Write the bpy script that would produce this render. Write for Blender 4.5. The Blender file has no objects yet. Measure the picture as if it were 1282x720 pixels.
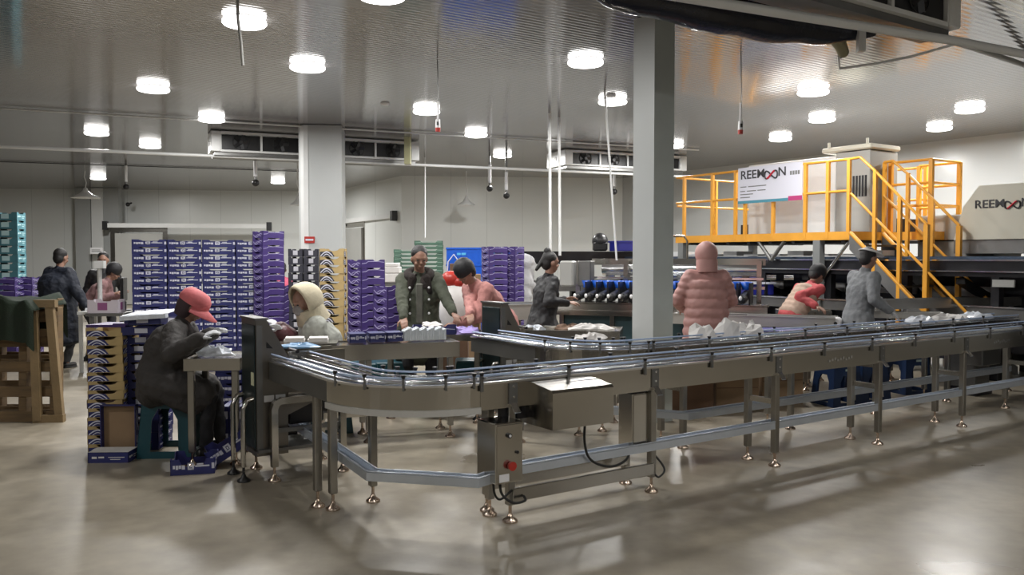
import bpy, math, random
from mathutils import Vector, Matrix, Euler
random.seed(7)
PI = math.pi
C = bpy.context.scene.collection
# ------------------------------------------------------------------ camera, world, exposure
CAM_H, FOC, HOR = 1.55, 1050.0, 322.0
PITCH = math.atan((360 - HOR) / FOC)
cam_d = bpy.data.cameras.new('camera')
cam_d.sensor_width = 36.0
cam_d.lens = 36.0 * FOC / 1282.0
cam = bpy.data.objects.new('camera', cam_d); C.objects.link(cam)
cam.location = (0, 0, CAM_H); cam.rotation_euler = (PI / 2 - PITCH, 0, 0)
bpy.context.scene.camera = cam
vs = bpy.context.scene.view_settings
vs.view_transform = 'Standard'; vs.look = 'None'; vs.gamma = 1; vs.use_curve_mapping = False
vs.exposure = -0.1
world = bpy.data.worlds.new('world'); bpy.context.scene.world = world
world.use_nodes = True
world.node_tree.nodes['Background'].inputs[0].default_value = (0.75, 0.8, 0.85, 1)
world.node_tree.nodes['Background'].inputs[1].default_value = 0.15
LAMP_W = 74.0        # watts of each ceiling lamp's light
HC = 3.8             # ceiling height

def at(px, py, z=None, d=None):
    """world point seen at a pixel of the 1282x720 frame, at height z or at forward distance d"""
    cx, cy = (px - 641) / FOC, (360 - py) / FOC
    c, s = math.cos(PITCH), math.sin(PITCH)
    v = Vector((cx, c + s * cy, -s + c * cy))
    if z is not None: t = (z - CAM_H) / v.z
    else: t = d / v.y
    return Vector((0, 0, CAM_H)) + v * t

# ------------------------------------------------------------------ materials
def mat(name, col, rough=0.6, metal=0.0, noise=0.0, nscale=8.0, bump=0.0, bscale=60.0, spec=None, trans=0, alpha=1, stretch=None, coat=0, emit=0):
    m = bpy.data.materials.new(name); m.use_nodes = True
    nt = m.node_tree; b = nt.nodes['Principled BSDF']
    b.inputs['Base Color'].default_value = (*col, 1)
    b.inputs['Roughness'].default_value = rough; b.inputs['Metallic'].default_value = metal
    if spec is not None: b.inputs['Specular IOR Level'].default_value = spec
    if trans: b.inputs['Transmission Weight'].default_value = trans
    if alpha < 1: b.inputs['Alpha'].default_value = alpha
    if coat: b.inputs['Coat Weight'].default_value = coat
    if emit:
        b.inputs['Emission Color'].default_value = (*col, 1); b.inputs['Emission Strength'].default_value = emit
    tc = nt.nodes.new('ShaderNodeTexCoord')
    src = tc.outputs['Object']
    if stretch:
        mp = nt.nodes.new('ShaderNodeMapping'); mp.inputs['Scale'].default_value = stretch
        nt.links.new(src, mp.inputs[0]); src = mp.outputs[0]
    if noise:
        n = nt.nodes.new('ShaderNodeTexNoise'); n.inputs['Scale'].default_value = nscale; n.inputs['Detail'].default_value = 5
        nt.links.new(src, n.inputs['Vector'])
        r = nt.nodes.new('ShaderNodeMapRange'); r.inputs[1].default_value = .3; r.inputs[2].default_value = .7
        r.inputs[3].default_value = 1 - noise; r.inputs[4].default_value = 1 + noise
        nt.links.new(n.outputs['Fac'], r.inputs[0])
        mx = nt.nodes.new('ShaderNodeVectorMath'); mx.operation = 'SCALE'; mx.inputs[0].default_value = col
        nt.links.new(r.outputs[0], mx.inputs['Scale']); nt.links.new(mx.outputs[0], b.inputs['Base Color'])
        rr = nt.nodes.new('ShaderNodeMapRange'); rr.inputs[1].default_value = .3; rr.inputs[2].default_value = .7
        rr.inputs[3].default_value = max(rough - noise * .5 * rough, .02); rr.inputs[4].default_value = min(rough + noise * .5 * rough, 1)
        nt.links.new(n.outputs['Fac'], rr.inputs[0]); nt.links.new(rr.outputs[0], b.inputs['Roughness'])
    if bump:
        n2 = nt.nodes.new('ShaderNodeTexNoise'); n2.inputs['Scale'].default_value = bscale
        nt.links.new(src, n2.inputs['Vector'])
        bp = nt.nodes.new('ShaderNodeBump'); bp.inputs['Strength'].default_value = bump; bp.inputs['Distance'].default_value = .01
        nt.links.new(n2.outputs['Fac'], bp.inputs['Height']); nt.links.new(bp.outputs[0], b.inputs['Normal'])
    return m

STEEL = mat('brushed stainless steel', (.50, .48, .44), .20, 1, .05, 2)
STEELL = mat('darkened stainless leg', (.36, .345, .315), .30, 1, .08, 4)  # leg steel darkened: the dark surroundings it reflects are put into the colour
STEELR = mat('matt stainless steel', (.50, .49, .46), .42, .8, .08, 3)
FLANGE = mat('pale plastic strip', (.50, .49, .46), .35)
STEELD = mat('dull grey steel', (.20, .20, .195), .42, .85, .12, 3)
CABM = mat('dark bronze steel', (.20, .185, .165), .34, .8, .08, 2)
STEELB = mat('bright steel rail', (.80, .81, .83), .16, 1, .05, 5)
GALV = mat('bright steel channel', (.60, .65, .72), .30, .65, .06, 6)
BELT = mat('dark blue grey chain belt', (.05, .075, .12), .32, .4, .15, 30, .3, 160)
RAILB = mat('blue white plastic guide rail', (.42, .52, .72), .25, 0, .05, 5)
BLACKP = mat('black plastic', (.012, .012, .013), .4)
RUBBER = mat('black rubber', (.02, .02, .02), .6)
DARKM = mat('black painted steel', (.018, .018, .021), .32, .3, .2, 4)
CREAM = mat('cream painted panel', (.62, .60, .50), .38, 0, .04, 2)
GREYP = mat('light grey panel', (.36, .36, .34), .42, 0, .05, 2)
WHITEP = mat('white painted metal', (.72, .73, .72), .35, 0, .04, 3)
WHITEPL = mat('white plastic', (.75, .75, .76), .35)
YEL = mat('yellow painted steel', (.78, .36, .035), .38, 0, .08, 4)
BRONZE = mat('foot metal', (.58, .46, .37), .22, 1, .1, 20)
REDP = mat('red plastic', (.42, .03, .02), .35)
NAVY = mat('navy print cardboard', (.022, .026, .125), .42, 0, .18, 6)
PURP = mat('purple print cardboard', (.062, .038, .175), .42, 0, .15, 6)
PURPD = mat('dark purple print cardboard', (.05, .022, .13), .45, 0, .15, 6)
TEAL = mat('teal print cardboard', (.07, .20, .24), .5, 0, .15, 6)
GREENC = mat('green print cardboard', (.07, .15, .105), .5, 0, .15, 6)
BLACKC = mat('black print cardboard', (.035, .035, .05), .5, 0, .15, 6)
YELC = mat('yellow tan cardboard', (.43, .315, .14), .6, 0, .12, 6)
KRAFT = mat('brown kraft cardboard', (.26, .17, .095), .75, 0, .12, 5)
KRAFTD = mat('dark kraft cardboard', (.15, .085, .05), .75, 0, .12, 5)
PRW = mat('white print', (.62, .63, .72), .45)
PRL = mat('lilac print', (.48, .45, .70), .45)
PRG = mat('pale green print', (.42, .58, .50), .5)
PRT = mat('pale teal print', (.50, .72, .75), .5)
PRK = mat('grey print', (.5, .5, .56), .5)
BLUEPL = mat('blue plastic', (.01, .10, .55), .35, 0, .1, 3)
BLUED = mat('deep blue plastic', (.012, .016, .20), .4, 0, .1, 3)
TEALPL = mat('dark teal plastic', (.004, .050, .066), .38, 0, .1, 4)
PAPER = mat('white paper', (.70, .68, .66), .7, 0, .06, 8)
FILM = mat('clear plastic film', (.70, .74, .80), .18, 0, .12, 20, .5, 30)
WOOD = mat('pallet wood', (.14, .09, .042), .7, 0, .3, 4, .2, 40, stretch=(1, 1, 6))
CLOTHG = mat('dark green cloth', (.014, .024, .014), .9, 0, .2, 8, .4, 90)
SKIN = mat('skin', (.30, .165, .115), .5, 0, .06, 12)
HAIR = mat('black hair', (.010, .009, .009), .5, 0, .2, 30, .5, 150)
GLASSC = mat('grey glass lens', (.30, .32, .33), .08)

# ------------------------------------------------------------------ mesh builder
class MB:
    def __init__(s): s.v, s.f, s.m, s.sm = [], [], [], []
    def add(s, vs, fs, mi=0, smooth=False, M=None):
        o = len(s.v)
        s.v += [(M @ Vector(p))[:] if M else tuple(p) for p in vs]
        for f in fs: s.f.append([o + i for i in f]); s.m.append(mi); s.sm.append(smooth)
        return s
    def box(s, a, b, mi=0, M=None, bev=0.0):
        x0, x1 = sorted((a[0], b[0])); y0, y1 = sorted((a[1], b[1])); z0, z1 = sorted((a[2], b[2]))
        if bev <= 0:
            vs = [(x, y, z) for z in (z0, z1) for y in (y0, y1) for x in (x0, x1)]
            fs = [(0, 2, 3, 1), (4, 5, 7, 6), (0, 1, 5, 4), (2, 6, 7, 3), (0, 4, 6, 2), (1, 3, 7, 5)]
            return s.add(vs, fs, mi, False, M)
        e = min(bev, (x1 - x0) * .45, (y1 - y0) * .45, (z1 - z0) * .45)
        def oct_(x0, x1, y0, y1, z, i):
            return [(x0 + i, y0, z), (x1 - i, y0, z), (x1, y0 + i, z), (x1, y1 - i, z), (x1 - i, y1, z), (x0 + i, y1, z), (x0, y1 - i, z), (x0, y0 + i, z)]
        rings = [oct_(x0 + e, x1 - e, y0 + e, y1 - e, z0, e * .4), oct_(x0, x1, y0, y1, z0 + e, e), oct_(x0, x1, y0, y1, z1 - e, e), oct_(x0 + e, x1 - e, y0 + e, y1 - e, z1, e * .4)]
        vs = sum(rings, []); fs = [tuple(range(7, -1, -1)), tuple(range(24, 32))]
        for r in range(3):
            for k in range(8): fs.append((r * 8 + k, r * 8 + (k + 1) % 8, r * 8 + 8 + (k + 1) % 8, r * 8 + 8 + k))
        return s.add(vs, fs, mi, False, M)
    def cyl(s, p0, p1, r, r1=None, n=12, mi=0, M=None, smooth=True):
        p0, p1 = Vector(p0), Vector(p1); r1 = r if r1 is None else r1
        ax = (p1 - p0).normalized(); t = Vector((0, 0, 1)) if abs(ax.z) < .9 else Vector((1, 0, 0))
        u = ax.cross(t).normalized(); w = ax.cross(u)
        vs, fs = [], []
        for p, rr in ((p0, r), (p1, r1)):
            for k in range(n):
                a = 2 * PI * k / n; vs.append(p + (u * math.cos(a) + w * math.sin(a)) * rr)
        for k in range(n): fs.append((k, (k + 1) % n, n + (k + 1) % n, n + k))
        s.add(vs, fs, mi, smooth, M)
        s.add([vs[k] for k in range(n)], [tuple(range(n))[::-1]], mi, False, M)
        s.add([vs[n + k] for k in range(n)], [tuple(range(n))], mi, False, M)
        return s
    def tube(s, pts, r, n=8, mi=0, M=None, closed=False, sq=None, up=None):
        """sweep of a round (or square: sq=(half_w, half_h)) section along a polyline"""
        P = [Vector(p) for p in pts]; m = len(P); vs, fs = [], []
        up = Vector(up) if up else None; last = None
        for i, p in enumerate(P):
            if closed: t = (P[(i + 1) % m] - P[i - 1])
            else: t = (P[min(i + 1, m - 1)] - P[max(i - 1, 0)])
            t.normalize()
            ref = up or (last if last is not None else (Vector((0, 0, 1)) if abs(t.z) < .9 else Vector((1, 0, 0))))
            w = t.cross(ref)
            if w.length < 1e-4: w = t.cross(Vector((1, 0.01, 0)))
            w.normalize(); q = w.cross(t); last = q
            k_ = 1.0
            if 0 < i < m - 1 or closed:
                a = (P[i] - P[i - 1]).normalized(); b = (P[(i + 1) % m] - P[i]).normalized()
                c = max(math.sqrt(max((1 + a.dot(b)) / 2, 0)), .5); k_ = 1 / c
            if sq:
                for (a, b) in ((-1, -1), (1, -1), (1, 1), (-1, 1)): vs.append(p + w * a * sq[0] * k_ + q * b * sq[1])
            else:
                rr = r[i] if isinstance(r, (list, tuple)) else r
                for k in range(n):
                    a = 2 * PI * k / n; vs.append(p + (w * math.cos(a) + q * math.sin(a)) * rr)
        if sq: n = 4
        for i in range(m if closed else m - 1):
            j = (i + 1) % m
            for k in range(n): fs.append((i * n + k, i * n + (k + 1) % n, j * n + (k + 1) % n, j * n + k))
        s.add(vs, fs, mi, not sq, M)
        if not closed:
            s.add(vs[:n], [tuple(range(n))[::-1]], mi, False, M); s.add(vs[-n:], [tuple(range(n))], mi, False, M)
        return s
    def ball(s, c, r, n=12, mi=0, M=None):
        c = Vector(c); r = (r, r, r) if not isinstance(r, (tuple, list)) else r
        vs, fs = [(0, 0, -1)], []
        h = n // 2
        for i in range(1, h):
            a = -PI / 2 + PI * i / h
            for k in range(n): vs.append((math.cos(a) * math.cos(2 * PI * k / n), math.cos(a) * math.sin(2 * PI * k / n), math.sin(a)))
        vs.append((0, 0, 1))
        for k in range(n): fs.append((0, 1 + (k + 1) % n, 1 + k))
        for i in range(h - 2):
            for k in range(n): fs.append((1 + i * n + k, 1 + i * n + (k + 1) % n, 1 + (i + 1) * n + (k + 1) % n, 1 + (i + 1) * n + k))
        b = 1 + (h - 2) * n
        for k in range(n): fs.append((b + k, b + (k + 1) % n, len(vs) - 1))
        return s.add([(c.x + p[0] * r[0], c.y + p[1] * r[1], c.z + p[2] * r[2]) for p in vs], fs, mi, True, M)
    def caps(s, a, b, ra, rb, n=12, mi=0):
        """tapered capsule"""
        a, b = Vector(a), Vector(b); s.cyl(a, b, ra, rb, n, mi); s.ball(a, ra, n, mi); s.ball(b, rb, n, mi); return s
    def lathe(s, prof, n=20, mi=0, M=None, sx=1, sy=1, smooth=True):
        vs, fs = [], []
        for (r, z) in prof:
            for k in range(n): vs.append((r * sx * math.cos(2 * PI * k / n), r * sy * math.sin(2 * PI * k / n), z))
        for i in range(len(prof) - 1):
            for k in range(n): fs.append((i * n + k, i * n + (k + 1) % n, (i + 1) * n + (k + 1) % n, (i + 1) * n + k))
        s.add(vs, fs, mi, smooth, M)
        if prof[0][0] > 1e-4: s.add(vs[:n], [tuple(range(n))[::-1]], mi, False, M)
        if prof[-1][0] > 1e-4: s.add(vs[-n:], [tuple(range(n))], mi, False, M)
        return s
    def prism(s, poly, h0, h1, M=None, mi=0):
        """polygon in local XY extruded from z=h0 to z=h1"""
        n = len(poly)
        vs = [(x, y, h0) for x, y in poly] + [(x, y, h1) for x, y in poly]
        fs = [tuple(range(n))[::-1], tuple(range(n, 2 * n))] + [(k, (k + 1) % n, n + (k + 1) % n, n + k) for k in range(n)]
        return s.add(vs, fs, mi, False, M)

def world_M(o):
    M = Matrix.Translation(o.location) @ Matrix.Rotation(o.rotation_euler.z, 4, 'Z')
    return world_M(o.parent) @ M if o.parent else M
def obj(name, mb, mats, parent=None, world=False, loc=None):
    """link a builder as one mesh object. world=True: its vertices are world points"""
    me = bpy.data.meshes.new(name)
    vs = mb.v
    if loc is not None: vs = [(x - loc[0], y - loc[1], z - loc[2]) for x, y, z in vs]
    if world and parent is not None:
        Mi = world_M(parent).inverted(); vs = [(Mi @ Vector(p))[:] for p in vs]
    me.from_pydata(vs, [], mb.f)
    for m in (mats if isinstance(mats, (list, tuple)) else [mats]): me.materials.append(m)
    me.polygons.foreach_set('material_index', mb.m); me.polygons.foreach_set('use_smooth', mb.sm)
    me.update()
    o = bpy.data.objects.new(name, me); C.objects.link(o)
    if parent is not None: o.parent = parent
    if loc is not None: o.location = loc
    return o
def thing(name, label, cat, loc=(0, 0, 0), rot=0, group=None):
    o = bpy.data.objects.new(name, None); C.objects.link(o)
    o.location = loc; o.rotation_euler = (0, 0, rot); o.empty_display_size = .1
    return tag(o, label, cat, group)
def tag(o, label, cat, group=None):
    o['label'] = label; o['category'] = cat
    if group: o['group'] = group
    return o
def struct(name, mb, mats, parent=None):
    o = obj(name, mb, mats, parent)
    if parent is None: o['kind'] = 'structure'
    return o
def dup(o, loc=None, rot=None, label=None, group=None, parent=None):
    r = o.copy(); C.objects.link(r); r.parent = parent
    if loc is not None: r.location = loc
    if rot is not None: r.rotation_euler = (0, 0, rot)
    if label: r['label'] = label
    if group: r['group'] = group
    for ch in list(o.children): dup(ch, parent=r)
    return r
def text_mesh(body, size, name, m, parent, M, depth=.002, sx=1.0, bold=0.0):
    cu = bpy.data.curves.new('t', 'FONT'); cu.body = body; cu.size = size; cu.extrude = depth; cu.offset = bold
    cu.align_x = 'LEFT'; cu.align_y = 'BOTTOM'
    t = bpy.data.objects.new('t', cu); C.objects.link(t)
    dg = bpy.context.evaluated_depsgraph_get()
    me = bpy.data.meshes.new_from_object(t.evaluated_get(dg))
    bpy.data.objects.remove(t); bpy.data.curves.remove(cu)
    me.transform(M @ Matrix.Diagonal((sx, 1, 1, 1)))
    me.materials.clear(); me.materials.append(m); me.name = name
    o = bpy.data.objects.new(name, me); C.objects.link(o); o.parent = parent
    return o
ORD = ['top', 'second', 'third', 'fourth', 'fifth', 'sixth', 'seventh', 'eighth', 'ninth', 'tenth', 'eleventh', 'twelfth', 'thirteenth', 'fourteenth', 'fifteenth', 'sixteenth', 'seventeenth', 'eighteenth', 'nineteenth', 'twentieth', 'twenty-first', 'twenty-second', 'twenty-third', 'twenty-fourth', 'twenty-fifth', 'twenty-sixth', 'twenty-seventh', 'twenty-eighth', 'twenty-ninth']
def nth(i, tail='from the top'): return ('topmost' if i == 0 else ORD[i] + ' ' + tail)
# ------------------------------------------------------------------ the room
def vec2(a): return Vector((math.cos(a), math.sin(a)))
U = Vector((.831, .556, 0)); N = Vector((-.556, .831, 0)); ROT = math.atan2(.556, .831)
WC = Vector((3.16, 24.0, 0))                       # corner of back and right wall
def floor_mat():
    m = bpy.data.materials.new('polished beige grey floor'); m.use_nodes = True
    nt = m.node_tree; b = nt.nodes['Principled BSDF']; L = nt.links
    tc = nt.nodes.new('ShaderNodeTexCoord')
    n1 = nt.nodes.new('ShaderNodeTexNoise'); n1.inputs['Scale'].default_value = .9; n1.inputs['Detail'].default_value = 6; n1.inputs['Distortion'].default_value = .6
    n2 = nt.nodes.new('ShaderNodeTexNoise'); n2.inputs['Scale'].default_value = 7; n2.inputs['Detail'].default_value = 8
    L.new(tc.outputs['Object'], n1.inputs['Vector']); L.new(tc.outputs['Object'], n2.inputs['Vector'])
    cr = nt.nodes.new('ShaderNodeValToRGB')
    cr.color_ramp.elements[0].position = .33; cr.color_ramp.elements[0].color = (.235, .205, .155, 1)
    cr.color_ramp.elements[1].position = .66; cr.color_ramp.elements[1].color = (.375, .33, .255, 1)
    L.new(n1.outputs['Fac'], cr.inputs[0])
    cr2 = nt.nodes.new('ShaderNodeValToRGB')
    cr2.color_ramp.elements[0].position = .3; cr2.color_ramp.elements[0].color = (.8, .8, .8, 1)
    cr2.color_ramp.elements[1].position = .7; cr2.color_ramp.elements[1].color = (1.05, 1.05, 1.05, 1)
    L.new(n2.outputs['Fac'], cr2.inputs[0])
    mx = nt.nodes.new('ShaderNodeMix'); mx.data_type = 'RGBA'; mx.blend_type = 'MULTIPLY'; mx.inputs[0].default_value = 1
    L.new(cr.outputs[0], mx.inputs[6]); L.new(cr2.outputs[0], mx.inputs[7]); L.new(mx.outputs[2], b.inputs['Base Color'])
    r = nt.nodes.new('ShaderNodeMapRange'); r.inputs[1].default_value = .3; r.inputs[2].default_value = .7; r.inputs[3].default_value = .26; r.inputs[4].default_value = .46
    L.new(n1.outputs['Fac'], r.inputs[0]); L.new(r.outputs[0], b.inputs['Roughness'])
    bp = nt.nodes.new('ShaderNodeBump'); bp.inputs['Strength'].default_value = .12; bp.inputs['Distance'].default_value = .01
    L.new(n2.outputs['Fac'], bp.inputs['Height']); L.new(bp.outputs[0], b.inputs['Normal'])
    b.inputs['Specular IOR Level'].default_value = .5
    return m
def panel_mat(name, col, rough, ang, pitch, metal=0.0, wave=0.0, seam=.75):
    """wall or ceiling panels: thin seams every «pitch» metres along direction ang, slight gloss and fine ribs"""
    m = bpy.data.materials.new(name); m.use_nodes = True
    nt = m.node_tree; b = nt.nodes['Principled BSDF']; L = nt.links
    tc = nt.nodes.new('ShaderNodeTexCoord')
    mp = nt.nodes.new('ShaderNodeMapping'); mp.inputs['Rotation'].default_value = (0, 0, -ang)
    L.new(tc.outputs['Object'], mp.inputs[0])
    sp = nt.nodes.new('ShaderNodeSeparateXYZ'); L.new(mp.outputs[0], sp.inputs[0])
    dv = nt.nodes.new('ShaderNodeMath'); dv.operation = 'DIVIDE'; dv.inputs[1].default_value = pitch; L.new(sp.outputs['X'], dv.inputs[0])
    fr = nt.nodes.new('ShaderNodeMath'); fr.operation = 'FRACT'; L.new(dv.outputs[0], fr.inputs[0])
    gt = nt.nodes.new('ShaderNodeMath'); gt.operation = 'GREATER_THAN'; gt.inputs[1].default_value = 1 - .012 / pitch; L.new(fr.outputs[0], gt.inputs[0])
    mx = nt.nodes.new('ShaderNodeMix'); mx.data_type = 'RGBA'
    mx.inputs[6].default_value = (*col, 1); mx.inputs[7].default_value = (col[0] * seam, col[1] * seam, col[2] * seam, 1)
    L.new(gt.outputs[0], mx.inputs[0]); L.new(mx.outputs[2], b.inputs['Base Color'])
    b.inputs['Roughness'].default_value = rough; b.inputs['Metallic'].default_value = metal
    if wave:
        w = nt.nodes.new('ShaderNodeMath'); w.operation = 'MULTIPLY'; w.inputs[1].default_value = 2 * PI / .075; L.new(sp.outputs['X'], w.inputs[0])
        si = nt.nodes.new('ShaderNodeMath'); si.operation = 'SINE'; L.new(w.outputs[0], si.inputs[0])
        nz = nt.nodes.new('ShaderNodeTexNoise'); nz.inputs['Scale'].default_value = .8; L.new(mp.outputs[0], nz.inputs['Vector'])
        ad = nt.nodes.new('ShaderNodeMath'); ad.operation = 'MULTIPLY_ADD'; ad.inputs[1].default_value = 8.0; L.new(nz.outputs['Fac'], ad.inputs[0]); L.new(si.outputs[0], ad.inputs[2])
        bp = nt.nodes.new('ShaderNodeBump'); bp.inputs['Strength'].default_value = wave; bp.inputs['Distance'].default_value = .002
        L.new(ad.outputs[0], bp.inputs['Height']); L.new(bp.outputs[0], b.inputs['Normal'])
    return m
FLOORM = floor_mat()
WALLM = panel_mat('grey white wall panel', (.55, .565, .56), .22, ROT, 1.0)
WALLB = panel_mat('grey back wall panel', (.72, .74, .72), .30, .2, 1.0)
CEILM = panel_mat('glossy grey ceiling panel', (.30, .293, .298), .11, ROT + PI / 2, .9, 0.45, .22, .8)
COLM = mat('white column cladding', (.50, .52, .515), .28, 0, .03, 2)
COLS = mat('shaded column cladding', (.50, .54, .52), .35, 0, .06, 3)  # tone for the narrow column's faces out of the light

struct('floor', MB().box((-22, -9, -.1), (26, 32, 0)), FLOORM)
struct('ceiling', MB().box((-22, -9, HC), (26, 32, HC + .1)), CEILM)
def wall(name, a, b, m, th=.15, z1=HC):
    a, b = Vector(a[:2]), Vector(b[:2]); d = (b - a).normalized(); nn = Vector((-d.y, d.x)) * th
    return struct(name, MB().prism([tuple(a), tuple(b), tuple(b + nn), tuple(a + nn)], 0, z1), m)
RW1 = WC - N * 38
wall('wall_right', (RW1.x, RW1.y), (WC.x, WC.y), WALLM, -.15)
wall('wall_back', (-3.06, 23.3), (WC.x, WC.y + .02), WALLB, .15)
wall('wall_recess', (-3.06, 23.3), (-6.2, 28.9), WALLB, -.15)
wall('wall_back_left', (-20.0, 27.2), (-6.2, 28.9), WALLB, .15)
wall('wall_left', (-20, -8.5), (-20, 27.3), WALLM, .15)
wall('wall_front', (-20, -8.5), (25, -8.5), WALLM, -.15)
# service strips on the far left back wall and the sliding door
mb = MB()
p = at(118, 240, d=27.4)
for dx, w, k in ((-.42, .5, 0), (.05, .38, 1), (.5, .5, 0)):
    mb.box((p.x + dx - w / 2 + .1, p.y - .14, 0), (p.x + dx + w / 2 + .1, p.y + .1, HC - .02), k)
struct('trim_1', mb, [mat('mid grey strip', (.33, .34, .335), .45), mat('light grey strip', (.6, .61, .6), .4)])
def slide_door(n, p0, p1, zt, panel):
    """a sliding cold-room door: leaf, frame, overhead rail with end stops"""
    p0, p1 = Vector(p0), Vector(p1); d = (p1 - p0).normalized(); L_ = (p1 - p0).length; a = math.atan2(d.y, d.x)
    e = bpy.data.objects.new('door_%d' % n, None); C.objects.link(e); e.location = (p0.x, p0.y, 0); e.rotation_euler = (0, 0, a); e['kind'] = 'structure'
    obj('door_leaf', MB().box((.15, -.12, .02), (panel, -.04, zt - .18), 0, bev=.01), GREYP, e)
    obj('door_frame', MB().box((0, -.05, 0), (.14, .0, zt), 0).box((panel, -.05, 0), (panel + .14, 0, zt), 0).box((0, -.06, zt - .14), (panel + .14, 0, zt), 0), STEEL, e)
    obj('door_rail', MB().box((-.1, -.16, zt), (L_, -.06, zt + .14), 0).box((-.2, -.2, zt - .08), (-.05, -.05, zt + .2), 1).box((L_, -.2, zt - .08), (L_ + .16, -.05, zt + .2), 1), [WHITEP, BLACKP], e)
    obj('door_handle', MB().tube([(panel - .3, -.12, 1.0), (panel - .3, -.2, 1.02), (panel - .3, -.2, 1.3), (panel - .3, -.12, 1.32)], .015), STEEL, e)
    return e
a_ = at(143, 281, d=27.3); b_ = at(336, 280, d=28.0)
slide_door(1, (a_.x, a_.y - .25), (b_.x, b_.y - .15), 2.5, 1.6)
a_ = Vector((-3.06, 23.3, 0)) + Vector((-3.14, 5.6, 0)).normalized() * .6; b_ = a_ + Vector((-3.14, 5.6, 0)).normalized() * 4.6
e = slide_door(2, (b_.x + .1, b_.y - .1), (a_.x + .1, a_.y - .1), 2.65, 1.9)
# columns
def column(n, px0, px1, d, label_strip=None):
    a, b = at(px0, 322, d=d), at(px1, 322, d=d)
    return a, b
cb = thing('column', 'wide white clad column with a small red sign, behind the yellow tray stack', 'column', ((at(370, 322, d=14.3).x + at(426, 322, d=14.3).x) / 2, 14.7, 0), .12)
w = .36
pts = [(-w, -.3), (-w + .09, -.38), (-.17, -.385), (w, -.385), (w, .385), (-w, .385)]
obj('cladding', MB().prism(pts, 0, HC - .01), COLM, cb)
obj('painted_lit_strip', MB().prism([(-w - .006, -.29), (-w + .086, -.387), (-.20, -.39), (-.20, -.38), (-w + .09, -.37), (-w, -.28)], 0, HC - .02), WHITEP, cb)  # light on the left edge, painted as a paler strip
obj('wall_sign', MB().box((-w + .09, -.405, 1.79), (-w + .26, -.388, 1.90), 0).box((-w + .11, -.408, 1.83), (-w + .24, -.404, 1.86), 1), [REDP, PRW], cb)
bx = at(820, 322, d=7.85).x
cc = thing('column', 'narrow square column in the middle, left face painted as lit, right face as shaded', 'column', (bx, 7.95, 0), ROT)
obj('cladding', MB().prism([(-.125, -.14), (.125, -.14), (.125, .14), (-.125, .14)], 0, HC - .01), COLS, cc)
obj('painted_lit_face', MB().box((-.131, -.142, .0), (-.1245, .142, HC - .012), 0), COLM, cc)  # lit look of the left face painted with its own cladding colour
# ------------------------------------------------------------------ ceiling lamps
LAMPE = mat('lamp diffuser', (1, .98, .95), .4, emit=6)
def ceiling_lamp(x, y, label, group=None, r=.2, proto=[None]):
    if proto[0] is None:
        e = thing('ceiling_lamp', label, 'ceiling light', (x, y, HC)); proto[0] = e
        obj('lamp_base', MB().lathe([(.14, -.03), (.15, 0), (0, 0)], 24), WHITEP, e)
        obj('diffuser', MB().lathe([(0, -.078), (.12, -.075), (.19, -.062), (.205, -.045), (.20, -.022), (.14, -.02)], 28), LAMPE, e)
        ld = bpy.data.lights.new('lamp_light', 'AREA'); ld.shape = 'DISK'; ld.size = .38; ld.energy = LAMP_W; ld.color = (1, .985, .96)
        lo = bpy.data.objects.new('lamp_light', ld); C.objects.link(lo); lo.parent = e; lo.location = (0, 0, -.085)
    else:
        e = dup(proto[0], (x, y, HC), 0, label)
    if y > 15.5: e.children[[c.name.startswith('lamp_light') for c in e.children].index(True)].data = far_light()
    if group: e['group'] = group
    return e
def far_light(c=[]):
    if not c:
        ld = bpy.data.lights.new('far_lamp_light', 'AREA'); ld.shape = 'DISK'; ld.size = .38; ld.energy = LAMP_W * 2.4; ld.color = (1, .985, .96); c.append(ld)
    return c[0]
G = 'round ceiling lamps'
LAMPS = [((306, 30), 'large round ceiling lamp at the upper left with a grey cable hanging in front'),
 ((733, 80), 'bright round ceiling lamp left of the narrow middle column'),
 ((1018, 117), 'bright round ceiling lamp above the yellow platform sign'),
 ((534, 141), 'round ceiling lamp just left of the red tipped pendant switch'),
 ((767, 129), 'round ceiling lamp right above the second cooling unit'),
 ((121, 168), 'round ceiling lamp at the left above the white pipe'),
 ((265, 151), 'round ceiling lamp over the left end of the first cooling unit'),
 ((188, 184), 'small round ceiling lamp on the white pipe line at the left'),
 ((123, 224), 'far round ceiling lamp beside the left pendant lamp shade'),
 ((348, 229), 'far round ceiling lamp left of the wide white column'),
 ((596, 170), 'round ceiling lamp crossed by the thin conduit, near the centre'),
 ((629, 196), 'far round ceiling lamp between hanging rods near the centre'),
 ((1029, 151), 'round ceiling lamp directly beyond the lamp over the platform sign'),
 ((977, 175), 'round ceiling lamp right above the platform sign left of the cream tower'),
 ((1214, 139), 'round ceiling lamp farthest to the right'),
 ((1176, 162), 'round ceiling lamp near the right wall beyond the rightmost lamp'),
 ((843, 184), 'far round ceiling lamp half hidden by the narrow middle column'),
 ((385, 86), 'round ceiling lamp in front of the top of the wide column'),
 ((192, 113), 'round ceiling lamp at the upper left between the near lamp and the white pipe'),
 ((478, -4), 'round ceiling lamp cut by the top edge of the photo')]
for (px, py), lab in LAMPS:
    q = at(px, py, z=HC - .05); ceiling_lamp(q.x, q.y, lab, G)
for (x, y) in ((-5.5, 3.2), (2.0, 1.5), (6.2, 3.6), (-2.2, -1.5), (4.5, -3.2), (-7.5, -2.0), (10.5, 3.0), (9.5, -3.5)):
    ceiling_lamp(x, y, 'round ceiling lamp outside the picture behind the camera', 'lamps behind the camera')
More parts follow.
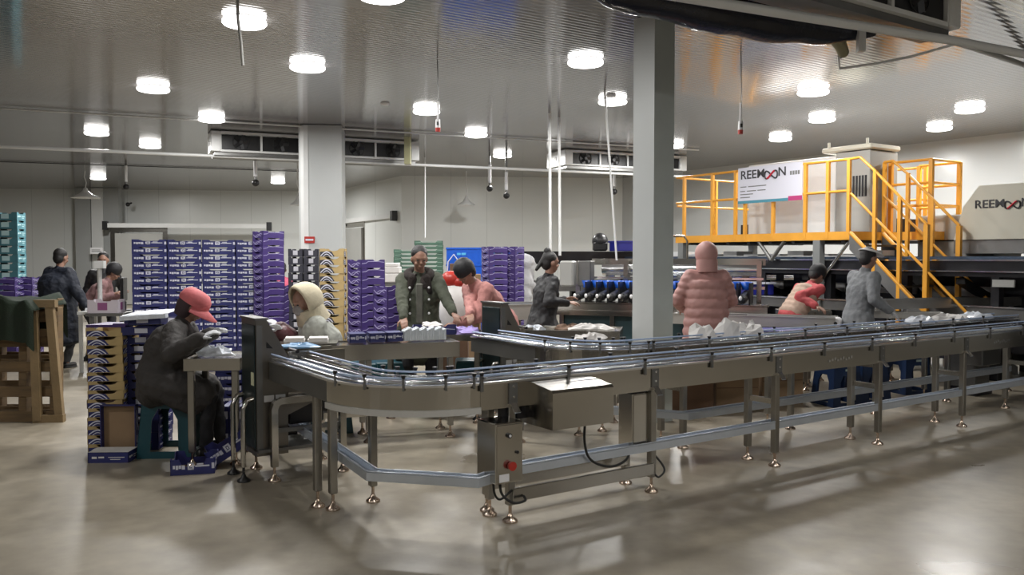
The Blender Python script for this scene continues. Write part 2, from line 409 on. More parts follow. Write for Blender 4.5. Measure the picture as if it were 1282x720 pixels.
# ------------------------------------------------------------------ cooling units under the ceiling
def cooler(p_left, p_right, zb, depth, nb, label):
    a, b = Vector((*p_left, 0)), Vector((*p_right, 0)); d = b - a; L_ = d.length; ang = math.atan2(d.y, d.x); H = HC - .02 - zb
    e = thing('cooling_unit', label, 'cooling unit', (a.x, a.y, zb), ang)
    m = MB().box((0, .06, .03), (L_, depth, H), 0, bev=.01)
    m.box((0, 0, 0), (L_, depth, .035), 0).box((0, 0, H - .05), (L_, .08, H), 0)
    obj('casing', m, WHITEP, e)
    obj('end_cap', MB().box((-.16, -.02, 0), (0, depth, H), 0, bev=.01).cyl((-.17, depth * .5, H * .5), (-.155, depth * .5, H * .5), .05, mi=1), [WHITEP, GREYP], e)
    obj('end_cap', MB().box((L_, -.02, 0), (L_ + .16, depth, H), 0, bev=.01), WHITEP, e)
    for k in range(nb):
        x0, x1 = L_ * k / nb + .025, L_ * (k + 1) / nb - .025
        cx, cz = (x0 + x1) / 2, H / 2
        g = obj('fan_opening', MB().box((x0, .03, .045), (x1, .058, H - .06), 0), BLACKP, e)
        f = MB().tube([(cx + .14 * math.cos(t), .02, cz + .14 * math.sin(t)) for t in [i * PI / 12 for i in range(24)]], .006, 6, closed=True, up=(0, 1, 0))
        f.cyl((cx, .0, cz), (cx, .04, cz), .035)
        for j in range(5):
            t = j * 2 * PI / 5; f.box((.03, -.004, -.03), (.13, .004, .03), 0, M=Matrix.Translation((cx, .02, cz)) @ Matrix.Rotation(t, 4, 'Y') @ Matrix.Rotation(.4, 4, 'X'))
        obj('fan', f, BLACKP, g)
    for k in range(nb + 1): obj('divider', MB().box((L_ * k / nb - .018, -.004, .03), (L_ * k / nb + .018, .03, H - .03)), WHITEP, e)
    obj('drip_tray', MB().box((-.1, .05, -.06), (L_ + .1, depth - .05, -.002), 0), STEELD, e)
    return e
def sum_dividers(L_, nb, H):
    m = MB()
    for k in range(nb + 1): m.box((L_ * k / nb - .018, -.004, .03), (L_ * k / nb + .018, .03, H - .03))
    return m
cooler((-5.15, 14.9), (-1.95, 16.3), 3.42, .8, 5, 'long white ceiling cooling unit with dark fan bays behind the wide column')
a_ = at(716, 190, d=17.5); b_ = at(852, 190, d=18.6)
cooler((a_.x, a_.y), (b_.x, b_.y), 3.46, .85, 4, 'white ceiling cooling unit with dark fan bays behind the narrow middle column')
r_ = Vector((3.52, 6.84, 0)); l_ = r_ - U * 3.1
cooler((l_.x, l_.y), (r_.x, r_.y), 3.41, .34, 4, 'near white ceiling cooling unit at the upper right edge of the frame')
# ------------------------------------------------------------------ pipes, rods and pendants
def pipe(name, pts, r, m, label, cat, group=None, n=8):
    o = obj(name, MB().tube(pts, r, n), m); tag(o, label, cat, group); return o
pipe('ceiling_pipe', [at(-60, 181, z=3.35), at(860, 221, z=3.35)], .028, WHITEP, 'long white pipe hanging across the hall under the cooling units', 'pipe')
pipe('ceiling_pipe', [at(-60, 132, z=3.77), at(875, 188, z=3.77)], .014, WHITEP, 'thin white conduit running along the ceiling past the wide column', 'pipe')
pipe('ceiling_pipe', [at(-60, 200.5, z=3.785), at(420, 216, z=3.785)], .010, DARKM, 'thin dark ceiling conduit beyond the white pipe at the left', 'pipe')
pipe('ceiling_pipe', [at(780, -16, z=3.30), at(1000, 20, z=3.30), at(1200, 52, z=3.30), at(1330, 77, z=3.30)], .038, WHITEP, 'thick white pipe slanting under the near cooling unit at the upper right', 'pipe')
pipe('ceiling_pipe', [at(1200, 54, z=3.44), at(1290, 84, z=3.74)], .03, GREYP, 'reflection modelled as a short grey tube beside the thick white pipe, upper right', 'pipe')  # solid tube standing in for a reflection
q = [at(1200, 54, z=3.38), at(1172, 62, z=3.36), at(1140, 71, z=3.34), at(1100, 79, z=3.32), at(1051, 86, z=3.3), at(1050, 72, z=3.38)]
pipe('drain_pipe', q, .012, WHITEP, 'thin white curved drain pipe below the dark sheet at the upper right', 'pipe')
obj_ = obj('sensor_probe', MB().cyl(at(1052, 72, z=3.4), at(1052, 64, z=3.45), .022), BLACKP); tag(obj_, 'small black probe at the end of the thin drain pipe', 'sensor')
# dark wrapped sheet under the near cooling unit
m = MB(); pts, rs = [], []
for px, py, z, r in ((736, -14, 3.52, .03), (765, -8, 3.52, .11), (830, 1, 3.51, .145), (900, 16, 3.50, .165), (970, 29, 3.50, .16), (1030, 38, 3.50, .125), (1075, 42, 3.5, .06), (1100, 42, 3.5, .014)):
    pts.append(at(px, py, z=z)); rs.append(r)
fine, fr = [], []
for i in range(len(pts) - 1):
    for k in range(6):
        t = k / 6; fine.append(pts[i].lerp(pts[i + 1], t)); fr.append((rs[i] * (1 - t) + rs[i + 1] * t) * (1 + .05 * math.sin(i * 5 + k * 1.1)))
m.tube(fine, fr, 20)
for i in (10, 22, 33): m.cyl(fine[i], (fine[i].x, fine[i].y, HC), .012, n=8)
TARP = mat('navy black plastic sheet', (.008, .010, .022), .22, 0, .3, 3, .6, 14)
o = obj('plastic_sheet', m, TARP); tag(o, 'navy black plastic sheet wrapped in a roll beneath the near cooling unit', 'plastic sheet')
o = obj('pipe_elbow', MB().tube([at(1040, 44, z=3.45), at(1052, 56, z=3.42), at(1056, 66, z=3.38)], [.05, .055, .05], 12).box(Vector(at(1078, 50, z=3.42)) - Vector((.03, .03, .1)), Vector(at(1078, 50, z=3.42)) + Vector((.03, .03, .1)), 1), [mat('khaki pipe lagging', (.30, .28, .16), .7), WHITEP]); tag(o, 'khaki lagged pipe elbow beside the dark sheet at the upper right', 'pipe')
def rod(px, y0, y1, d, r, m, label, cat='hanging rod', name='hanging_rod', px1=None, group=None):
    a = at(px, y0, d=d); b = at(px1 if px1 else px, y1, d=d)
    a.z = HC + .002
    return pipe(name, [a, b], r, m, label, cat, group)
# pendant switches with red and white ends
def pendant(px, y0, y1, d, label):
    a = at(px, y0, d=d); b = at(px, y1, d=d); a.z = HC - .005
    e = thing('pendant_switch', label, 'pendant switch', (a.x, a.y, b.z))
    L_ = a.z - b.z
    obj('cable', MB().tube([(0, 0, .14), (.004, 0, L_ * .5), (-.004, 0, L_)], .006), STEELD, e)
    obj('sleeve', MB().cyl((0, 0, .12), (0, 0, .34), .011), WHITEPL, e)
    obj('switch_body', MB().cyl((0, 0, .045), (0, 0, .14), .03, .026).box((-.012, -.036, .07), (.012, -.026, .11), 1), [WHITEPL, BLACKP], e)
    obj('switch_tip', MB().cyl((0, 0, 0), (0, 0, .045), .028, .03), REDP, e)
    return e
pendant(548, 70, 165, 9.6, 'hanging pendant switch with white body and red tip near the top centre')
pendant(928, 76, 168, 9.2, 'hanging pendant switch with red tip left of the platform sign')
def shade_lamp(px, py, d, label, r=.36):
    b = at(px, py, d=d); e = thing('pendant_lamp', label, 'pendant lamp', (b.x, b.y, b.z))
    obj('lamp_shade', MB().lathe([(r, 0), (r * .97, .025), (r * .45, .10), (r * .2, .19), (r * .12, .26), (0, .27)], 24).lathe([(r * .98, .002), (r * .4, .07), (0, .12)], 24), WHITEP, e)
    obj('cord', MB().tube([(0, 0, .26), (.03, 0, .4), (-.02, 0, .55), (0, 0, HC - b.z)], .012), WHITEP, e)
    obj('bulb', MB().ball((0, 0, .03), .05), WHITEPL, e)
    return e
shade_lamp(107, 248, 22.0, 'white conical pendant lamp shade hanging at the far left')
shade_lamp(584, 257, 22.0, 'white conical pendant lamp shade hanging right of centre', .22)
shade_lamp(373, 257, 21.5, 'white pendant lamp shade peeking out left of the wide column', .2)
for px, y0, y1, d, lab in ((158, 194, 234, 20, 'short hanging rod with white sleeve over the sliding door'), (320, 200, 229, 16, 'short hanging sensor rod left of the wide column'),
    (613, 195, 236, 18, 'short hanging sensor rod left of the far centre lamp'), (634, 200, 245, 18, 'short hanging sensor rod right below the far centre lamp'), (769, 225, 240, 19, 'short sensor rod left of the narrow middle column')):
    a = at(px, y0, d=d); b = at(px, y1, d=d); a.z = HC - .004
    e = thing('sensor_rod', lab, 'hanging rod', (b.x, b.y, b.z))
    obj('rod', MB().cyl((0, 0, 0), (0, 0, a.z - b.z), .022), STEELD, e); obj('sleeve', MB().cyl((0, 0, .12), (0, 0, .5), .035), WHITEPL, e); obj('sensor', MB().ball((0, 0, 0), .07), BLACKP, e)
rod(688, 150, 318, 13.2, .022, WHITEP, 'left one of two close white rods hanging behind the second cabinet', px1=689)
rod(700, 158, 320, 13.6, .022, WHITEP, 'right one of two close white rods hanging behind the second cabinet', px1=701)
rod(757, 130, 326, 11.5, .014, WHITEP, 'slanting white cable hanging left of the narrow middle column', 'cable', 'hanging_cable', px1=772)
rod(532, 212, 298, 19, .02, WHITEP, 'thin white rod hanging above the green tray stacks')
# cable in front of the nearest lamp
a = at(297, -6, z=HC - .01)
o = obj('hanging_cable', MB().tube([at(297, -8, d=7.4), at(298, 25, d=7.4), at(302, 55, d=7.4), at(304, 82, d=7.4)], .014), GREYP); tag(o, 'grey cable hanging in front of the nearest ceiling lamp', 'cable')
o = obj('vent_tube', MB().box(at(506, 205, d=15.8), at(515, 181, d=16.0) + Vector((0, 0, .15)), 0), mat('pale yellow plastic', (.45, .44, .25), .5)); tag(o, 'pale yellow upright tube at the right end of the first cooling unit', 'tube')
for k, (px, lab) in enumerate(((482, 'small round ceiling fixture left of the pendant switch'), (765, 'tiny ceiling sprinkler left of the narrow column'))):
    q = at(px, 131 if k == 0 else 121, z=HC - .02); o = obj('smoke_detector', MB().lathe([(0, -.03), (.06, -.025), (.07, 0)], 16), WHITEP, loc=None); o.location = (q.x, q.y, HC - .001); tag(o, lab, 'ceiling fixture')
# wall sign and small wall items
q = at(121, 314, d=26.9); o = obj('notice_sign', MB().box((-.2, -.02, -.1), (.2, .02, .1), 0).box((-.15, -.026, -.03), (.15, -.02, -.01), 1).box((-.15, -.026, .02), (.12, -.02, .035), 1), [WHITEPL, STEELD]); o.location = (q.x, q.y, q.z); tag(o, 'small white notice on the grey strip beyond the dark coated man', 'sign')
q = at(160, 256, d=27.3); o = obj('wall_camera', MB().ball((0, 0, 0), .07).cyl((0, 0, 0), (0, .25, .06), .03), BLACKP); o.location = (q.x, q.y, q.z); tag(o, 'small black camera on the back wall above the sliding door', 'camera')
# ------------------------------------------------------------------ conveyors
O1 = Vector((0.0, 4.85, 0))
def uv(a, b, z=0): return O1 + U * a + N * b + Vector((0, 0, z))
TOP = .84
def foot(m, x, y, z0, mi=1):
    m.cyl((x, y, .03), (x, y, z0), .010, mi=mi, n=8); m.lathe([(.045, 0), (.045, .012), (.02, .03), (.012, .05)], 14, mi, Matrix.Translation((x, y, 0)))
def smooth(pts, n=6):
    P = [Vector(p) for p in pts]; P = [P[0] * 2 - P[1]] + P + [P[-1] * 2 - P[-2]]; out = []
    for i in range(1, len(P) - 2):
        for k in range(n):
            t = k / n; a, b, c, d = P[i - 1], P[i], P[i + 1], P[i + 2]
            out.append(.5 * ((2 * b) + (c - a) * t + (2 * a - 5 * b + 4 * c - d) * t * t + (3 * b - a - 3 * c + d) * t ** 3))
    return out + [P[-2]]
def leg(parent, x, y, z1, w=.024, clip=0, m=None):
    l = obj('leg', MB().box((x - w, y - w, .10), (x + w, y + w, z1), 0, bev=.005), m or STEELL, parent)
    f = MB(); foot(f, x, y, .12, 0); obj('foot', f, BRONZE, l)
    if clip:
        obj('leg_clip', MB().box((-.022, -.004, -.040), (.022, .004, .040), 0, M=Matrix.Translation((x, y - .052 * clip, z1 - .012)) @ Matrix.Rotation(-.75 * clip, 4, 'X')), STEELB, l)
    return l
def path_pts(L2, off, R=.5, cx=-.22, cy=.65, L1=8.0, n=16, z=0, a0=None):
    """plan of the conveyor at sideways offset: straight feed along b, a quarter curve, then straight along a"""
    P = [(cx - R - off, cy + L2, z)]
    for k in range(n + 1):
        t = PI + (PI / 2) * k / n
        P.append((cx + (R + off) * math.cos(t), cy + (R + off) * math.sin(t), z))
    P.append((L1, cy - R - off, z)); return P
def conveyor(org, rot, label, L1, L2, legs_a, inner_legs=True, boxes=True, W=.15, knobs=True):
    e = thing('conveyor', label, 'conveyor', (org.x, org.y, 0), rot)
    def side(name, off, z0, z1, m, th=.006, seg='all'):
        P = path_pts(L2, off, L1=L1)
        if seg == 'feed': P = P[:2]
        if seg == 'curve': P = P[1:-1]
        if seg == 'run': P = P[-2:]
        zc = (z0 + z1) / 2
        return obj(name, MB().tube([(x, y, zc) for x, y, _ in P], 0, sq=(th, (z1 - z0) / 2), up=(0, 0, 1)), m, e)
    side('side_plate', W, .70, TOP - .012, STEELD, seg='feed')
    side('curved_side_plate', W, .70, TOP - .012, STEEL, seg='curve')
    side('side_plate', W, .68, TOP - .012, STEEL, .008, seg='run')
    side('inner_side_plate', -W, .70, TOP - .012, STEEL)
    side('rim', W + .004, TOP - .014, TOP - .002, STEELB, .012)
    side('lower_flange', W + .008, .665, .70, FLANGE, .010, seg='curve')
    P = path_pts(L2, 0, L1=L1)
    b = obj('belt', MB().tube([(x, y, TOP - .02) for x, y, _ in P], 0, sq=(W - .012, .006), up=(0, 0, 1)), BELT, e)
    for o_, z in ((W - .008, TOP + .010), (W - .012, TOP + .036), (-W + .008, TOP + .010), (-W + .012, TOP + .036), (W - .07, TOP - .008), (-W + .07, TOP - .008), (0, TOP - .008)):
        g_ = abs(o_) > .1; m = RAILB if z > TOP + .02 else STEELB
        obj('guide_rail' if g_ else 'wear_strip', MB().tube([(x, y, z) for x, y, _ in path_pts(L2, o_, L1=L1)], .007 if g_ else .010, 6), m, e)
    # rail brackets
    nb = 0; m = MB()
    ks = [(-.22 + .62 * i, 0) for i in range(int((L1 + .2) / .62))]
    for (a, _) in ks:
        for sgn in (-1, 1):
            y = .65 - .5 - sgn * (W + .022)
            g = MB().box((a - .010, y - .005, TOP - .05), (a + .010, y + .005, TOP + .04), 0).cyl((a, y - .004, TOP + .03), (a, y + sgn * -.03, TOP + .03), .006, n=6)
            g.cyl((a, y, TOP + .04), (a, y, TOP + .06), .010, .017, 8, 1)
            obj('rail_bracket', g, [STEELD, BLACKP], e)
    for t in (.2, .55, .9, 1.25, 1.5):
        for sgn in (-1, 1):
            r = .5 + sgn * (W + .02); x, y = -.22 - r * math.sin(PI / 2 - (t - .0)) if False else -.22 + r * math.cos(PI + t), .65 + r * math.sin(PI + t)
            g = MB().cyl((x, y, TOP - .03), (x, y, TOP + .04), .007, n=6).cyl((x, y, TOP + .04), (x, y, TOP + .06), .010, .017, 8, 1)
            obj('rail_bracket', g, [STEELD, BLACKP], e)
    for a in legs_a:
        leg(e, a, .02, TOP - .145, clip=1)
        leg(e, a, .275, TOP - .145)
        obj('cross_bar', MB().box((a - .015, .045, .46), (a + .015, .25, .50), 0), STEEL, e)
        obj('joint_plate', MB().box((a - .03, -.016, .70), (a + .03, -.007, TOP - .02), 0).cyl((a - .0, -.02, .80), (a, -.012, .80), .007, mi=1, n=8).cyl((a, -.02, .74), (a, -.012, .74), .007, mi=1, n=8), [STEELD, STEELB], e)
    leg(e, -1.07 + .24, .93, TOP - .145); leg(e, -1.07 + .02 + .2, .55, TOP - .145) if False else None
    return e
cv = conveyor(O1, ROT, 'long near conveyor curving at the front and running to the right edge', 7.7, 1.07, [0.0, 1.12, 2.36, 3.66, 4.97, 6.28, 7.5])
Mi = Matrix.Rotation(-ROT, 4, 'Z') @ Matrix.Translation(-O1)
def loc1(px, py, z=0, d=None):
    p = at(px, py, z=z) if d is None else at(px, py, d=d); return Mi @ p
for (px, py) in ((417, 638), (467, 628), (613, 645)):
    q = loc1(px, py); leg(cv, q.x, q.y, TOP - .145)
# return trough near the floor
def trough(parent, pts, world=True):
    m = MB().tube(pts, 0, sq=(.035, .004), up=(0, 0, 1))
    for s in (-1, 1):
        P = []
        for i, p in enumerate(pts):
            t = (Vector(pts[min(i + 1, len(pts) - 1)]) - Vector(pts[max(i - 1, 0)])).normalized(); w = Vector((t.y, -t.x, 0)) * s * .036
            P.append(Vector(p) + w + Vector((0, 0, .012)))
        m.tube(P, 0, sq=(.004, .024), up=(0, 0, 1)); m.tube([p + Vector((0, 0, .03)) for p in P], .006, 6)
    return m
tr = [at(330, 505, z=.3), at(390, 545, z=.3), at(466, 598, z=.29), at(598, 606, z=.29), at(650, 596, z=.29)]
tr.append(uv(7.6, .06, .30)); tr[4] = uv(.05, .03, .29)
obj('return_trough', trough(cv, tr), GALV, cv, world=True)
# lower braces between the first two legs
obj('lower_brace', MB().box((.0, -.012, .12), (1.12, .012, .20), 0, bev=.004), STEEL, cv)
obj('lower_brace', MB().box((.0, .25, .13), (1.12, .274, .20), 0, bev=.004), STEEL, cv)
# control box 1
def control_box(parent, x, y, z0, z1, w, dp, full=True):
    b = obj('control_box', MB().box((x, y, z0), (x + w, y + dp, z1), 0, bev=.006), STEEL, parent)
    obj('box_cover', MB().box((x + .008, y - .006, z0 + .01), (x + w - .008, y + .002, z1 - .01), 0, bev=.002), STEEL, b)
    if full:
        obj('start_button', MB().cyl((x + w * .45, y - .02, z1 - .07), (x + w * .45, y, z1 - .07), .014, n=14).cyl((x + w * .45, y - .024, z1 - .07), (x + w * .45, y - .019, z1 - .07), .008, mi=1, n=10), [BLACKP, WHITEPL], b)
        obj('indicator', MB().cyl((x + w * .75, y - .016, z1 - .17), (x + w * .75, y, z1 - .17), .009, n=12), DARKM, b)
        obj('emergency_stop', MB().cyl((x + w * .5, y - .035, z0 + .10), (x + w * .5, y - .012, z0 + .10), .026, .022, 16, 0).cyl((x + w * .5, y - .014, z0 + .10), (x + w * .5, y, z0 + .10), .016, mi=1), [REDP, BLACKP], b)
        obj('label_plate', MB().box((x + .02, y - .009, z0 + .012), (x + .085, y - .005, z0 + .055), 0), WHITEPL, b)
    return b
control_box(cv, -.21, -.15, .285, .625, .185, .20)
control_box(cv, 1.15 - .19, .03, .27, .665, .17, .14, False)
obj('cable', MB().tube(smooth([(-.12, -.05, .29), (-.11, -.06, .2), (-.04, -.07, .14), (.05, -.06, .135), (.07, -.02, .15)]), .008, 8), RUBBER, cv)
obj('cable', MB().tube(smooth([(-.15, -.03, .29), (-.14, -.03, .2), (-.1, -.03, .16), (-.02, -.03, .2)]), .007, 8), RUBBER, cv)
obj('cable', MB().tube(smooth([(.50, -.06, .60), (.50, -.05, .42), (.56, -.04, .30), (.72, -.03, .235), (.88, 0, .25), (.95, .03, .32)]), .008, 8), RUBBER, cv)
obj('cable', MB().tube(smooth([(1.13, .08, .28), (1.19, .05, .22), (1.22, .0, .14), (1.16, -.01, .10), (1.13, .0, .12)]), .007, 8), RUBBER, cv)
# gearbox cover hung on the near side: slanted top box
gp = [(-.25, .57), (.08, .57), (.08, .82), (-.04, .82), (-.235, .795), (-.25, .78)]
m = MB().prism(gp, 0.11, .56, M=Matrix(((0, 0, 1, 0), (1, 0, 0, 0), (0, 1, 0, 0), (0, 0, 0, 1))))
obj('gear_cover', m, STEEL, cv)
obj('motor', MB().cyl((.15, .02, .66), (.15, .2, .66), .07).box((.05, .02, .60), (.25, .18, .64), 0).box((-.06, .02, .58), (.03, .06, .69), 0), DARKM, cv)
# serial plates with writing on the far part of the near side
for a in (2.95, 5.45):
    mm = MB()
    for i in range(9): mm.box((a + i * .035, -.011, .735 + .006 * (i % 3)), (a + i * .035 + .024, -.009, .752 + .008 * ((i * 7) % 3)), 0)
    obj('etched_marks', mm, STEELB, cv)

# the second parallel conveyor behind it
O2 = O1 + U * 2.07 + N * .80
cv2 = conveyor(O2, ROT, 'second conveyor running parallel behind the near one, curving beside the rear cabinet', 5.6, 1.0, [0.15, 1.5, 2.8, 4.1, 5.4])
tr = [at(760, 516, z=.3), at(858, 523, z=.3)]; tr += [tr[-1] + U * 5.0]
obj('return_trough', trough(cv2, tr), GALV, cv2, world=True)
q = Matrix.Rotation(-ROT, 4, 'Z') @ Matrix.Translation(-O2) @ at(725, 545, z=0); leg(cv2, q.x, q.y, TOP - .14)
q = Matrix.Rotation(-ROT, 4, 'Z') @ Matrix.Translation(-O2) @ at(754, 540, z=0); leg(cv2, q.x, q.y, TOP - .14)
obj('gear_cover', MB().box((4.55, -.12, .36), (4.95, .12, .70), 0, bev=.01), STEELD, cv2)

# ------------------------------------------------------------------ box feeder cabinets
def feeder(x, y, label):
    e = thing('feeding_cabinet', label, 'machine', (x, y, 0), ROT)
    R = Matrix(((1, 0, 0, 0), (0, 0, 1, 0), (0, 1, 0, 0), (0, 0, 0, 1)))      # profile (a, z) extruded along b
    prof = [(0, .17), (.22, .17), (.22, .86), (.17, .95), (.075, 1.115), (0, 1.115)]
    body = obj('cabinet_body', MB().prism([(p[0], p[1]) for p in prof], 0, .34, M=R), CABM, e)
    obj('side_door', MB().box((-.008, .02, .22), (-.001, .32, 1.08), 0, bev=.003), mat('dark teal steel', (.035, .055, .06), .35, .7, .1, 2) if 'darkteal' not in bpy.data.materials else bpy.data.materials['darkteal'], e)
    obj('top_cap', MB().box((-.01, -.01, 1.115), (.085, .35, 1.13), 0), STEELD, e)
    obj('front_strip', MB().box((.0, -.007, .22), (.04, -.001, 1.08), 0), STEELD, e)
    obj('label_plate', MB().box((-.012, .03, .66), (-.008, .09, .75), 0), mat('cream label', (.6, .6, .42), .5), e)
    obj('label_plate', MB().box((.05, -.006, .545), (.12, -.002, .59), 0).box((.13, -.006, .545), (.20, -.002, .59), 0), WHITEPL, e)
    tri = [(.07, .92), (.115, .915), (.072, .965)]
    obj('triangle_mark', MB().prism(tri, -.004, 0, M=R), BLACKP, e)
    obj('feed_body', MB().prism([(.22, .44), (.62, .60), (.62, .79), (.30, .80), (.22, .70)], .0, .34, M=R), CABM, e)
    obj('feed_rail', MB().box((.22, -.012, .56), (.62, .0, .60), 0).box((.22, .34, .56), (.62, .352, .60), 0), STEEL, e)
    obj('sheet_guide', MB().box((.24, .03, .80), (.66, .05, .88), 0).box((.24, .28, .80), (.66, .30, .88), 0).cyl((.3, .02, .88), (.3, .32, .88), .014, mi=1).cyl((.5, .02, .84), (.5, .32, .84), .014, mi=1), [STEEL, BLACKP], e)
    for yy in (-.06, .36):
        f = MB().tube([(.10, yy, .1), (.10, yy, .50), (.115, yy, .54), (.15, yy, .555), (.55, yy, .555), (.585, yy, .54), (.60, yy, .50), (.60, yy, .10)], 0, sq=(.022, .022), up=(0, 1, 0))
        fr = obj('tube_frame', f, STEEL, e)
        
        for xx in (.10, .60): g = MB(); foot(g, xx, yy, .11, 0); obj('foot', g, BRONZE, fr)
    obj('lower_shelf', MB().box((.0, -.04, .20), (.60, .34, .22), 0).box((.12, -.05, .33), (.58, -.03, .36), 0).box((.12, .32, .33), (.58, .34, .36), 0), STEELD, e)
    for yy in (.05, .30):
        hf = obj('support_leg', MB().tube([(-.08, yy, .1), (-.08, yy, .50), (-.05, yy, .56), (.02, yy, .57)], .018, 8), STEEL, e); g = MB(); foot(g, -.08, yy, .11, 0); obj('foot', g, BLACKP, hf)
    obj('power_unit', MB().box((.24, .04, .36), (.50, .30, .52), 0, bev=.01).cyl((.5, .17, .44), (.58, .17, .44), .05), DARKM, e)
    return e
fd = feeder(-1.76, 5.75, 'dark steel feeding cabinet between the seated woman in the red cap and the near conveyor')
fd2 = dup(fd, (-.10, 7.75, 0), ROT, 'dark steel feeding cabinet in front of the bending person in the pink sweater')

# ------------------------------------------------------------------ tables
def table(x0, x1, d0, d1, dep, z, label, beam=.13, lower=True, legs=(0.06, .94), name='packing_table', top=STEEL):
    a, b = Vector((x0, d0, 0)), Vector((x1, d1, 0)); d = b - a; L_ = d.length
    e = thing(name, label, 'table', (a.x, a.y, 0), math.atan2(d.y, d.x))
    obj('table_top', MB().box((0, 0, z - beam), (L_, .012, z), 0).box((0, dep - .012, z - beam), (L_, dep, z), 0).box((0, .012, z - .03), (L_, dep - .012, z - .012), 0).box((0, .01, z - beam), (.012, dep - .01, z), 0).box((L_ - .012, .01, z - beam), (L_, dep - .01, z), 0), top, e)
    for t in legs:
        for yy in (.03, dep - .03): leg(e, L_ * t, yy, z - beam)
    if lower:
        obj('lower_frame', MB().box((L_ * legs[0], .02, .22), (L_ * legs[-1], .04, .27), 0).box((L_ * legs[0], dep - .04, .22), (L_ * legs[-1], dep - .02, .27), 0).box((L_ * legs[-1] - .02, .03, .22), (L_ * legs[-1] + .02, dep - .03, .26), 0).box((L_ * legs[0] - .02, .03, .22), (L_ * legs[0] + .02, dep - .03, .26), 0), STEEL, e)
    return e
table(-1.93, -.45, 6.70, 7.2, .42, .823, 'stainless packing table in front of the man in the green coat', legs=(.05, .5, .95))
table(-2.42, -2.02, 6.15, 6.2, .5, .80, 'small stainless table in front of the seated woman in the red cap', beam=.09, lower=False, legs=(.12, .9))
a_ = at(652, 413, z=.86); b_ = at(776, 415, z=.86)
table(a_.x, b_.x, a_.y, b_.y, .55, .86, 'stainless table strewn with paper behind the second conveyor, left of the narrow column', beam=.17, legs=(.06, .94))
a_ = at(480, 415, z=.84); b_ = at(604, 418, z=.84)
table(a_.x, b_.x, a_.y, b_.y, .55, .83, 'packing bench under the printed trays before the man in the green coat', beam=.06, lower=False)

# ------------------------------------------------------------------ sorting area conveyors on the right
def simple_conveyor(p0, p1, w, z, h, label, roller=True, legs=3, name='belt_conveyor', side=STEELR):
    a, b = Vector((p0[0], p0[1], 0)), Vector((p1[0], p1[1], 0)); d = b - a; L_ = d.length
    e = thing(name, label, 'conveyor', (a.x, a.y, 0), math.atan2(d.y, d.x))
    obj('side_plate', MB().box((0, 0, z - h), (L_, .01, z), 0).box((0, -.012, z - .012), (L_, .01, z), 0), side, e)
    obj('side_plate', MB().box((0, w, z - h), (L_, w + .01, z), 0), side, e)
    obj('belt', MB().box((.03, .012, z - .05), (L_ - .03, w - .002, z - .03), 0), BELT, e)
    if roller:
        for x in (0.0, L_): obj('end_roller', MB().cyl((x, .012, z - h * .5), (x, w - .002, z - h * .5), min(h * .42, .055), n=16).cyl((x, -.004, z - h * .5), (x, .012, z - h * .5), .02, mi=1), [WHITEPL, BLACKP], e)
    for k in range(legs):
        x = L_ * (k + .5) / legs
        for yy in (.03, w - .02): leg(e, x, yy, z - h)
    return e
a_ = at(840, 392, z=.86); b_ = at(1046, 398, z=.86)
simple_conveyor((a_.x, a_.y), (b_.x, b_.y), .35, .86, .13, 'belt conveyor with white end roller behind the pink puffer coat', legs=3)
a_ = at(1022, 390, z=.88); b_ = at(1062, 392, z=.88)
e = thing('conveyor_housing', 'stainless box housing between the red vest and the grey coat', 'machine', (a_.x, a_.y, 0), ROT * .5)
obj('housing', MB().box((-.35, 0, .5), (.22, .35, .9), 0, bev=.008).box((-.02, -.012, .5), (.22, 0, .88), 0), STEEL, e)
for x in (-.25, .15): leg(e, x, .1, .5)
a_ = at(1098, 376, z=1.02); b_ = at(1300, 371, z=1.02)
simple_conveyor((a_.x, a_.y), (b_.x, b_.y), .25, 1.02, .12, 'long stainless conveyor before the yellow stairs at the right', legs=3)
a_ = at(1092, 390, z=.87); b_ = at(1182, 392, z=.87)
simple_conveyor((a_.x, a_.y), (b_.x, b_.y), .28, .87, .08, 'short thin conveyor beside the person in the grey coat', legs=2)
a_ = at(1235, 366, z=1.0)
e = thing('end_box', 'stainless box standing at the right edge behind the crossing conveyors', 'machine', (a_.x, a_.y, 0), .35)
obj('housing', MB().box((-.15, 0, .12), (.75, .5, 1.02), 0, bev=.01).box((-.18, -.01, .98), (.78, .51, 1.03), 0), STEEL, e); 
for x in (-.1, .7): leg(e, x, .2, .15)
a_ = at(1226, 495, z=0)
e = thing('drive_box', 'brown grey drive housing under the conveyors at the right edge', 'machine', (a_.x, a_.y, 0), ROT)
obj('housing', MB().box((-.1, 0, .08), (.22, .3, .66), 0, bev=.01), STEELD, e); obj('base', MB().box((-.12, -.02, 0), (.24, .32, .08), 0), DARKM, e)
# ------------------------------------------------------------------ grading machine and the yellow platform
def P3(px, py, z=None, d=None): p = at(px, py, z=z, d=d); return p
